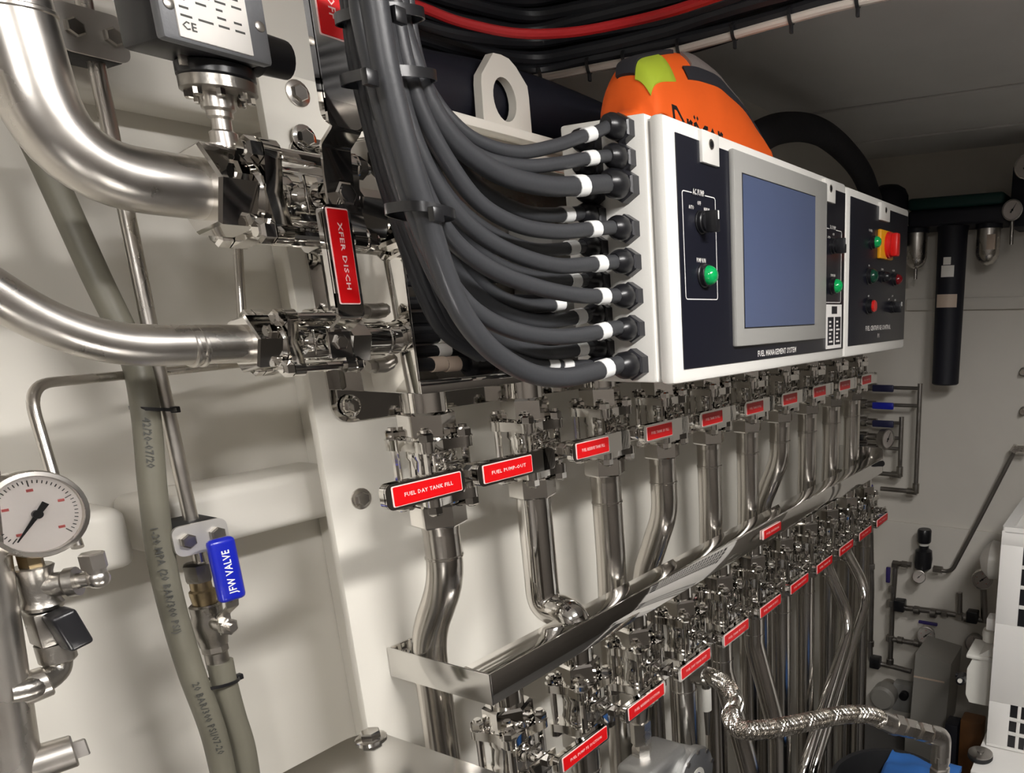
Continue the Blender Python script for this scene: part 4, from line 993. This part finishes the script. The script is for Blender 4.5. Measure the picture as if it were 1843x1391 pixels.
MB().lathe([(z0, .0125), (z0 + .012, .014), (z1, .0205), (ZL - .06, .0215)], (x2, YL, 0), ZA, 24).build('reducer', 'steel', dn)
MB().lathe([(zp + .02, .0165), (z0 - .002, .0165), (z0, .013)], (x2, YL, 0), ZA, 6).build('union_nut', 'satin', dn)
MB().lathe([(zp, .0165), (zp + .014, .0165), (zp + .02, .014)], (x2, YL, 0), ZA, 6, phase=.4).build('union_tail', 'satin', dn)
# braided hose
hp = [(1255, 1214, .645), (1284, 1219, .605), (1308, 1236, .575), (1322, 1264, .555), (1316, 1290, .535), (1335, 1312, .51), (1385, 1312, .475), (1450, 1300, .435), (1515, 1287, .395), (1565, 1287, .36), (1605, 1303, .33)]
path = spline([P(a, b, y) for a, b, y in hp], 14)
bh = thing('braided_hose', 'braided stainless flexible hose snaking out from the lower pipes', 'hose', path[-1])
MB().tube(path, .0135, 18).build('inner_hose', 'dull', bh)
def strands(path, R, r, count, turns):
    mb = MB(); N = len(path)
    T = [(path[min(i + 1, N - 1)] - path[max(i - 1, 0)]).normalized() for i in range(N)]
    u = T[0].orthogonal().normalized(); fr = []
    for i in range(N):
        u = (u - T[i] * u.dot(T[i])).normalized(); fr.append((u.copy(), T[i].cross(u)))
    L = [0]
    for i in range(1, N): L.append(L[-1] + (path[i] - path[i - 1]).length)
    for sg in (1, -1):
        for c in range(count):
            pts = []
            for i in range(N):
                a = sg * L[i] * turns + 2 * math.pi * c / count
                pts.append(path[i] + (fr[i][0] * math.cos(a) + fr[i][1] * math.sin(a)) * (R + .0005 * math.sin(a * count * .5 * sg)))
            mb.tube(pts, r, 4)
    return mb
fine = spline(path[::2], 6)
br = strands(fine, .0142, .0012, 16, 2 * math.pi / .05).build('braid', 'braid', bh); br['kind'] = 'stuff'
d0 = (path[1] - path[0]).normalized()
MB().cyl(path[0] - d0 * .012, path[0] + d0 * .03, .0165, n=20, ch=.001).lathe([(-.004, .0185), (.008, .0185)], path[0], d0, 6).build('hose_ferrule', 'dull', bh)
d1 = (path[-1] - path[-2]).normalized()
MB().cyl(path[-1] - d1 * .025, path[-1] + d1 * .004, .0165, n=20, ch=.001).build('hose_ferrule', 'satin', bh)
e1 = P(1692, 1326, .265); e0 = path[-1]; dd = (e1 - e0).normalized(); Lh = (e1 - e0).length
MB().lathe([(.002, .019), (Lh * .16, .019), (Lh * .17, .013), (Lh * .22, .013), (Lh * .23, .017), (Lh * .44, .017), (Lh * .45, .012), (Lh * .53, .012), (Lh * .54, .017), (Lh * .74, .017), (Lh * .75, .014), (Lh - .01, .014)], e0, dd, 6, ref=(0, 0, 1)).build('hose_union', 'satin', bh)
MB().tube(bend([e1 - dd * .03, e1 + dd * .004, e1 + dd * .004 - ZA * .045], .016, 8), .0175, 18).build('elbow', 'satin', bh)
eb = e1 + dd * .004 - ZA * .034
MB().lathe([(0, .0185), (.018, .0185), (.02, .015), (.026, .015), (.028, .0185), (.05, .0185)], eb, -ZA, 6).build('elbow_nut', 'satin', bh)
MB().cyl(eb - ZA * .05, V(eb.x, eb.y, FLOOR + .002), .012, n=14).build('riser_tube', 'dull', bh)
c0 = P(1271, 1238, .65); c1 = P(1272, 1277, .65)
tg = thing('sample_tube', 'small white wrapped sample bottle beside the braided hose fitting', 'fitting', c1)
MB().cyl(c0 + ZA * .012, c0, .008, n=14).build('neck', 'dull', tg)
MB().lathe([(0, .0085), (.002, .0092), ((c0 - c1).length, .0092), ((c0 - c1).length + .002, .007)], c0, c1 - c0, 16).build('white_wrap', 'white_plastic', tg)
MB().cyl(c1, c1 - ZA * .05, .006, .004, 12).build('outlet_tip', 'dull', tg)

# ------------------------------------------------------------------ drum and cloth
dc = PZ(1600, 1405, -.93); RD = .115
dr = thing('black_drum', 'open black rubber drum in the lower right corner', 'drum', (dc.x, dc.y, FLOOR))
H_ = -.93 - FLOOR
MB().lathe([(0.001, RD * .86), (.02, RD * .9), (H_ - .03, RD), (H_ - .012, RD * 1.06), (H_, RD * 1.06), (H_, RD * .97), (H_ - .02, RD * .95), (H_ - .12, RD * .93), (H_ - .12, 0)], (dc.x, dc.y, FLOOR), ZA, 40).build('drum_shell', 'rubber', dr)
rg = MB(); N1 = 16; c = PZ(1650, 1398, -.93)
vs = []; fs = []
for j in range(N1 + 1):
    for i in range(N1 + 1):
        u, v = i / N1 - .5, j / N1 - .5
        vs.append(c + V(.16 * v, -.15 * u, .014 * math.cos(u * 4) * math.cos(v * 4) + .003 * math.sin(u * 13 + v * 9) + .002 * math.sin(v * 19)))
for sh in (0, 1): pass
n_ = N1 + 1
fs = [(j * n_ + i, j * n_ + i + 1, (j + 1) * n_ + i + 1, (j + 1) * n_ + i) for j in range(N1) for i in range(N1)]
o = len(vs); vs += [p - V(0, 0, .012) for p in vs]; fs += [tuple(q + o for q in reversed(f)) for f in fs]
rim = [i for i in range(n_)] + [j * n_ + N1 for j in range(1, n_)] + [N1 * n_ + i for i in range(N1 - 1, -1, -1)] + [j * n_ for j in range(N1 - 1, 0, -1)]
fs += [(rim[k], rim[(k + 1) % len(rim)], rim[(k + 1) % len(rim)] + o, rim[k] + o) for k in range(len(rim))]
tag(rg.add(vs, fs).build('blue_cloth', 'blue_rag', angle=70), 'crumpled blue cloth lying over the black drum rim', 'cloth')

# ------------------------------------------------------------------ white machine on the right
XM, YM = 1.70, .258
zt_m, zb_m = PX(1800, 952, XM).z, -1.02
mc = thing('white_machine', 'white louvred compressor cabinet at the right picture edge', 'machine', (XM + .25, YM - .3, zb_m))
MB().box((XM + .006, YM - .62, zb_m), (XM + .5, YM, zt_m - .004), .006).build('casing', 'machine', mc)
ring0 = rrect(XM, YM - .62, XM + .5, YM, .008, 3); ring1 = rrect(XM + .02, YM - .6, XM + .48, YM - .022, .006, 3)
MB().ring_prism(ring0, ring1, (0, 0, zt_m - .006), XA, YA, .012).build('top_rim', 'machine', mc)
# louvred front panel: solid skin with two vent fields of bars in front of a dark core
yv = PX(1836, 1060, XM).y
fields = ((PX(1843, 1130, XM).z, PX(1843, 985, XM).z), (PX(1843, 1352, XM).z, PX(1835, 1272, XM).z))
cur = zb_m + .002
bands = []
for z0, z1 in sorted(fields): bands.append((cur, z0)); cur = z1
bands.append((cur, zt_m - .004))
for z0, z1 in bands: MB().box((XM, YM - .62, z0), (XM + .006, YM, z1), .001).build('front_skin', 'machine', mc)
for z0, z1 in fields:
    MB().box((XM, yv, z0), (XM + .006, YM, z1), .0005).build('front_skin', 'machine', mc)
    MB().box((XM + .0045, YM - .6, z0), (XM + .0065, yv, z1), 0).build('dark_grille', 'black', mc)
    n_r = max(2, round((z1 - z0) / .045))
    for k in range(1, n_r):
        z = z0 + (z1 - z0) * k / n_r; MB().box((XM, YM - .6, z - .004), (XM + .005, yv, z + .004), .0008).build('vent_bar', 'machine', mc)
    for k in range(1, 24):
        y = yv - k * .021; MB().box((XM + .0005, y - .004, z0), (XM + .0048, y + .004, z1), .0008).build('vent_bar', 'machine', mc)
MB().box((XM - .12, YM - .62, zb_m - .016), (XM + .55, YM + .012, zb_m), .003).build('base_plate', 'machine', mc)
MB().box((XM - .12, YM - .62, zb_m - .07), (XM - .11, YM + .012, zb_m - .016), .003).build('base_skirt', 'machine', mc)
for x, y in ((XM - .1, YM - .02), (XM + .5, YM - .02), (XM - .1, YM - .58), (XM + .5, YM - .58)):
    MB().box((x - .02, y - .02, FLOOR + .002), (x + .02, y + .02, zb_m - .016), .003).build('stand_leg', 'machine', mc)
dm = PZ(1764, 1362, zb_m + .004)
md = MB().lathe([(-.004, .026), (0, .029), (.006, .029), (.008, .026)], dm, ZA, 30).build('rubber_mount', 'rubber', mc)
MB().lathe([(.008, .028), (.012, .028), (.013, .025)], dm, ZA, 30).lathe([(.012, .008), (.016, .007), (.017, 0)], dm, ZA, 16).build('mount_cap', 'dark_metal', md)
# white reservoir beside the machine
r0, r1 = P(1740, 1262, .30), P(1790, 1165, .30)
XRV = 1.8
ra, rb = PX(1737, 1262, XRV), PX(1752, 1165, XRV)
rs = thing('white_reservoir', 'white moulded plastic reservoir fixed to the machine side', 'reservoir', (XRV + .04, .29, ra.z))
MB().prism([(YM + .001, ra.z), (ra.y - .01, ra.z), (ra.y, ra.z + .02), (rb.y + .012, rb.z - .06), (rb.y, rb.z - .03), (YM + .001, rb.z + .02)], (XRV, 0, 0), YA, ZA, .09).build('shell', 'white_plastic', rs)
MB().box((XRV - .006, YM + .002, rb.z - .03), (XRV + .1, rb.y + .016, rb.z - .018), .004).build('moulded_rim', 'white_plastic', rs)
MB().lathe([(0, .02), (.02, .022), (.03, .02)], V(XRV + .05, YM + .03, rb.z + .005), ZA, 24).build('filler_cap', 'white_plastic', rs)
c = PX(1727, 1222, XRV - .01); MB().lathe([(0, .012), (.03, .012), (.032, .008)], c + V(.02, -.004, 0), -XA, 14).cyl(c + V(.02, -.02, 0), c + V(.02, .014, 0), .006, n=10).build('drain_tap', 'black', rs)
MB().cyl(c + V(-.013, -.004, .003), c + V(-.016, -.004, .003), .006, n=14).build('tap_button', 'white_plastic', rs)
c = PX(1810, 1120, 1.78); hn = MB().box((1.76, YM + .0005, c.z - .02), (1.8, YM + .03, c.z + .012), .004); tag(hn.build('white_bracket', 'machine'), 'small white hinge block on the machine side', 'bracket')
c = PX(1808, 1010, 1.9); tag(MB().lathe([(0, .02), (.02, .045), (.05, .05), (.07, .03), (.08, .0)], V(1.9, YM + .001, c.z), YA, 20).build('fan_shroud', 'white_plastic'), 'white rounded plastic fan shroud behind the machine top corner', 'shroud')

# ------------------------------------------------------------------ far wall
XW = XFAR - .005
def fw(px, py, x=2.6): return PX(px, py, x)
a, b = PX(1634, 538, XFAR), PX(1900, 555, XFAR)
tr = tag(MB().box((XFAR - .02, -.6, b.z), (XFAR - .0005, a.y, a.z), .003).build('wall_channel', 'far'), 'painted mounting channel running across the far wall', 'rail')
# black filter
FX = 2.55
c0, c1 = fw(1702, 692, FX), fw(1714, 420, FX)
xf, yf_ = FX, (c0.y + c1.y) / 2
fb = thing('air_filter', 'tall black cylindrical air filter housing on the far wall', 'filter', (xf, yf_, c0.z))
MB().lathe([(0, .038), (.004, .043), (c1.z - c0.z, .046), (c1.z - c0.z + .02, .05)], (xf, yf_, c0.z), ZA, 32).build('filter_bowl', 'navy_dark', fb)
zc_ = c1.z + .02
MB().box((xf - .05, fw(1815, 400, FX).y, zc_), (XFAR - .001, fw(1640, 420, FX).y, zc_ + .05), .012, 3).build('filter_head', 'navy_dark', fb)
MB().box((xf - .055, fw(1812, 380, FX).y, zc_ + .05), (XFAR - .001, fw(1640, 390, FX).y, zc_ + .085), .012, 3).build('green_header', 'filter_green', fb)
def wrap_label(px0, py0, px1, py1, m, nm):
    a, b = fw(px0, py0, xf - .047), fw(px1, py1, xf - .047); n = 6
    mb = MB(); pts = []
    ym = (a.y + b.y) / 2; hw = abs(a.y - b.y) / 2
    for k in range(n + 1):
        y = -hw + 2 * hw * k / n; th = math.asin(max(-1, min(1, (ym - yf_ + y) / .0475)))
        pts.append(V(xf - .0475 * math.cos(th), yf_ + .0475 * math.sin(th), (a.z + b.z) / 2))
    mb.strip(pts, ZA, abs(a.z - b.z), .0008); mb.build(nm, m, fb)
wrap_label(1685, 530, 1720, 553, 'label_beige', 'beige_label'); wrap_label(1694, 478, 1716, 498, 'label_paper', 'paper_label'); wrap_label(1698, 463, 1711, 476, 'label_paper', 'paper_label')
def bowl(px, py0, py1, r, label, tip=False, lab=True):
    a, b = fw(px, py0, FX), fw(px, py1, FX); H_ = a.z - b.z
    t = thing('filter_bowl', label, 'filter', (FX, b.y, b.z), 'steel bowls of the air filter set')
    MB().lathe([(0, .0), (.006, r * .5), (.02, r * .85), (.035, r), (H_, r)], (FX, b.y, b.z), ZA, 24).build('steel_bowl', 'satin', t)
    MB().lathe([(H_, r * 1.12), (H_ + .02, r * 1.12), (zc_ - b.z + .005, r * 1.1)], (FX, b.y, b.z), ZA, 24).build('bowl_collar', 'navy_dark', t)
    if lab: MB().box((FX - r - .002, b.y - r * .75, b.z + H_ * .42), (FX - r * .62, b.y - .002, b.z + H_ * .82), .001).build('bowl_label', 'label_beige', t)
    if tip: MB().cyl((FX, b.y, b.z + .004), (FX, b.y, b.z - .03), .006, n=12).build('drain_spout', 'dark_metal', t)
bowl(1776, 412, 478, .036, 'steel filter bowl with beige label right of the black filter'); bowl(1648, 420, 485, .034, 'steel filter bowl with drain spout behind the far cabinet', True, False)
gfs = gauge('small grey gauge on the filter set near the right edge', fw(1822, 378, FX - .06), V(-1, -.1, 0), .03, needle=60, marks=False, case='dark_metal', group='small gauges on the far wall', back=.02)
MB_ = MB().cyl(fw(1822, 395, FX - .045), fw(1820, 440, FX - .045), .006, n=12); MB_.build('gauge_stem', 'dull', gfs)
gauge('white gauge cut by the right picture edge under the ceiling', fw(1848, 300, FX - .06), V(-1, -.1, 0), .035, needle=30, marks=False, case='satin', group='small gauges on the far wall', back=.02)
bx = tag(MB().box((FX - .03, fw(1905, 380, FX).y, fw(1830, 410, FX).z), (XFAR - .001, fw(1824, 330, FX).y, fw(1830, 300, FX).z), .006).build('dark_control_box', 'navy_dark'), 'dark box on the far wall at the right edge', 'box')
for j, py in enumerate((668, 738)):
    c = fw(1845, py, XFAR); t = tag(MB().lathe([(0, .016), (.02, .016), (.022, .01), (.05, .01)], c, -XA, 8).build('wall_fitting', 'satin'), ('upper', 'lower')[j] + ' small steel wall fitting at the right edge', 'fitting', 'wall fittings at the right edge')

# manifold with blue levers
FM = 2.6
mf = thing('valve_manifold', 'dark steel manifold pipes with blue lever valves on the far wall', 'manifold', fw(1650, 890, FM))
yA, yB = fw(1652, 790, FM).y, fw(1621, 800, FM).y
def mrun(pts, r, nm='pipe_run', m='dark_metal', rad=.02): return MB().tube(bend(pts, rad, 5), r, 12).build(nm, m, mf)
zA0, zA1 = fw(1655, 690, FM).z, fw(1648, 885, FM).z; zB0, zB1 = fw(1622, 750, FM).z, fw(1620, 855, FM).z
mrun([V(FM, yA, zA0), V(FM, yA, zA1), V(FM, fw(1585, 884, FM).y, zA1)], .0085)
mrun([V(FM, yB, zB0), V(FM, yB, zB1), V(FM, fw(1575, 858, FM).y, zB1)], .0085)
for y, z in ((yA, zA1), (yB, zB1)):
    MB().lathe([(-.005, .0125), (.03, .0125), (.032, .01)], (FM, y, z), ZA, 12).lathe([(-.005, .0125), (.03, .0125)], (FM, y, z), YA, 12).build('elbow', 'dull', mf)
for j, (py, pe, m) in enumerate(((697, 1655, 'navy'), (728, 1655, 'blue'), (760, 1623, 'navy'), (787, 1623, None), (806, 1623, None))):
    z = fw(1590, py, FM).z; yl, yr = fw(1530, py, FM).y, fw(pe, py, FM).y
    if m is None: yl, yr = fw(1528, py, FM).y, fw(1623, py, FM).y
    p_ = MB().cyl((FM, yl, z), (FM, yr, z), .0065, n=12).build('branch_pipe', 'dark_metal', mf)
    ya, yb2 = fw(1540, py, FM).y, fw(1578, py, FM).y
    MB().lathe([(0, .013), (.012, .013), (.014, .017), (.03, .0185), (.045, .017), (.047, .013), (abs(ya - yb2), .013)], (FM, ya, z), -YA, 14).build('valve_body', 'dark_metal', p_)
    MB().cyl((FM, (ya + yb2) / 2, z), (FM - .035, (ya + yb2) / 2, z), .008, n=12).build('valve_stem', 'dull', p_)
    if m:
        MB().box((FM - .042, fw(1614, py, FM).y, z - .012), (FM - .03, fw(1576, py, FM).y, z + .012), .004).build('lever_sleeve', m, p_)
    else:
        MB().box((FM - .042, fw(1560, py, FM).y, z - .011), (FM - .03, fw(1532, py, FM).y, z + .011), .004).build('lever_sleeve', 'black', p_)
gauge('round gauge seen edge on beside the manifold pipes', fw(1597, 790, FM - .06), V(-.35, -1, 0), .036, needle=60, marks=False, case='dark_metal', group='small gauges on the far wall')
MB().box((2.2, YP, P(1490, 690, .8).z - .02), (2.21, YP + .01, .0)).build('bracket_strip', 'plate', mp_)

# regulator and air pipework
FR = 2.6
def rp(px, py): return fw(px, py, FR)
rg_ = thing('air_regulator', 'black air regulator with knob and round dial on the far wall', 'regulator', rp(1662, 1045))
c = rp(1662, 1000)
MB().lathe([(-.055, .02), (-.045, .03), (-.01, .033), (.02, .03), (.028, .018), (.04, .018)], c, ZA, 20).build('regulator_body', 'black', rg_)
MB().lathe([(.04, .0175), (.052, .0175)], c, ZA, 20).build('collar_ring', 'white_plastic', rg_)
MB().lathe([(.05, .022), (.055, .025), (.095, .025), (.1, .022)], c, ZA, 20).build('adjusting_knob', 'black', rg_)
gauge('small white dial under the black regulator knob', rp(1660, 1031) - XA * .045, V(-1, -.15, .1), .025, needle=45, marks=False, case='satin', group='small gauges on the far wall', back=.02)
ap = thing('air_pipework', 'dark steel air pipework with fittings low on the far wall', 'pipework', rp(1600, 1200))
def arun(pxs, r, nm='pipe_run', m='dark_metal', rad=.02): return MB().tube(bend([rp(*q) if len(q) == 2 else fw(*q) for q in pxs], rad, 5), r, 12).build(nm, m, ap)
arun([(1640, 1016), (1612, 1014), (1606, 1100), (1602, 1195)], .010); arun([(1610, 1092), (1700, 1102), (1792, 1120)], .011)
arun([(1605, 1150), (1640, 1156), (1678, 1160)], .010); arun([(1567, 930), (1569, 1060), (1566, 1190), (1600, 1198), (1640, 1208)], .010)
arun([(1545, 1158), (1568, 1158)], .009); arun([(1727, 1066), (1727, 1112)], .010); arun([(1770, 1062), (1772, 1118)], .012); arun([(1718, 1180), (1716, 1225)], .012)
for px, py, r in ((1606, 1060, .015), (1603, 1085, .016), (1602, 1148, .016), (1602, 1190, .014), (1650, 1098, .016), (1680, 1103, .018), (1700, 1104, .015), (1740, 1112, .016), (1727, 1108, .017), (1620, 1152, .014), (1650, 1157, .014), (1566, 1158, .016), (1575, 1195, .018), (1568, 1020, .014), (1612, 1016, .016), (1628, 1016, .014)):
    c = rp(px, py); ax = ZA if (px in (1606, 1603, 1602, 1566, 1568)) else YA
    MB().lathe([(-.012, r * .85), (-.010, r), (.010, r), (.012, r * .85)], c, ax, 6 if px % 3 else 12).build('pipe_fitting', 'dull' if px % 2 else 'dark_metal', ap)
for px, py in ((1622, 1088), (1578, 1190), (1752, 1108)):
    c = rp(px, py); MB().box(c + V(-.035, -.02, -.018), c + V(.005, .02, .026), .005).build('solenoid_block', 'black', ap)
for px, py, hz in ((1603, 1030, False), (1674, 1116, True)):
    c = rp(px, py) - XA * .03
    MB().box(c - (V(.005, .035, .006) if hz else V(.005, .008, .03)), c + (V(.005, .035, .006) if hz else V(.005, .008, .03)), .003).build('purple_lever', 'purple', ap)
gauge('round glycerine gauge on an upright stem near the white machine', rp(1771, 1038) - XA * .03, V(-1, -.2, .15), .036, needle=40, case='satin', group='small gauges on the far wall', back=.03)
gauge('round gauge hanging under the purple lever on the far wall', rp(1670, 1138) - XA * .03, V(-1, -.2, .15), .034, needle=40, case='satin', group='small gauges on the far wall', back=.03)
gauge('dark gauge half hidden behind the white reservoir', rp(1757, 1152) - XA * .03, V(-1, -.1, .15), .034, needle=100, marks=False, case='dark_metal', group='small gauges on the far wall', back=.03)
at_ = thing('air_tube', 'bent steel air tube slanting across the far wall to the regulator', 'pipe', rp(1690, 1024))
MB().tube(bend([rp(1684, 1024), rp(1712, 1030), rp(1765, 930), rp(1826, 812)], .06, 8), .0075, 12).build('run', 'dark_metal', at_)
c = rp(1828, 808); MB().lathe([(-.012, .014), (.012, .014)], c, V(0, -.5, 1), 6).lathe([(0, .012), (.04, .012)], c, -YA, 6).build('tube_fitting', 'satin', at_)
c = rp(1688, 1025); MB().lathe([(-.016, .014), (.016, .014)], c, YA, 6).build('tube_fitting', 'dull', at_)
# grey cover over the equipment, with clutter below
XCV = 2.35
q0, q1, q2, q3 = PX(1648, 1175, XCV), PX(1712, 1195, XCV), PX(1700, 1320, XCV), PX(1636, 1320, XCV)
cv = thing('grey_cover', 'grey translucent cover hanging over equipment on the far wall', 'cover', (XCV + .05, q0.y, q3.z))
MB().prism([(q3.y, q3.z), (q2.y, q2.z), (q1.y, q1.z), (q0.y, q0.z)], (XCV, 0, 0), YA, ZA, .16).build('cover_body', 'cover', cv)
c = PX(1675, 1222, XCV); MB().box((XCV - .003, PX(1700, 1222, XCV).y, c.z - .004), (XCV + .001, PX(1645, 1212, XCV).y, c.z + .001)).build('cover_fold', 'label_beige', cv)
MB().box((XCV + .02, q2.y - .02, FLOOR + .002), (XCV + .14, q3.y + .02, q3.z + .01), .004).build('cover_stand', 'cover', cv)
c = PX(1612, 1255, 2.62)
ck = thing('wall_pump', 'grey box and round housing mounted on the far wall beside the cover', 'pump', (XFAR, c.y, c.z - .08))
MB().box((2.64, c.y - .07, c.z - .07), (XFAR - .013, c.y + .02, c.z + .05), .008).build('pump_box', 'bezel', ck)
MB().lathe([(0, .05), (.05, .05), (.06, .04), (.062, 0)], V(2.64, c.y + .045, c.z), -XA, 24).build('round_housing', 'cover', ck)
MB().cyl(V(2.62, c.y + .045, c.z), V(XFAR - .013, c.y + .045, c.z), .04, n=20).build('mounting_spigot', 'dull', ck)
MB().lathe([(0, .018), (.025, .018), (.028, .012)], V(2.645, c.y - .03, c.z + .01), -XA, 16).build('dark_port', 'black', ck)
for px0, px1, py0, py1, m, lab in ((1700, 1722, 1302, 1345, 'navy_dark', 'dark block on the floor behind the braided hose elbow'), (1728, 1765, 1295, 1350, 'wood', 'brown board leaning beside the white machine base')):
    a, b = PX(px0, py0, 2.1), PX(px1, py1, 2.1)
    tag(MB().box((2.1, b.y, FLOOR + .002), (2.16, a.y, a.z), .006).build('floor_block' if m != 'wood' else 'leaning_board', m), lab, 'block' if m != 'wood' else 'board')
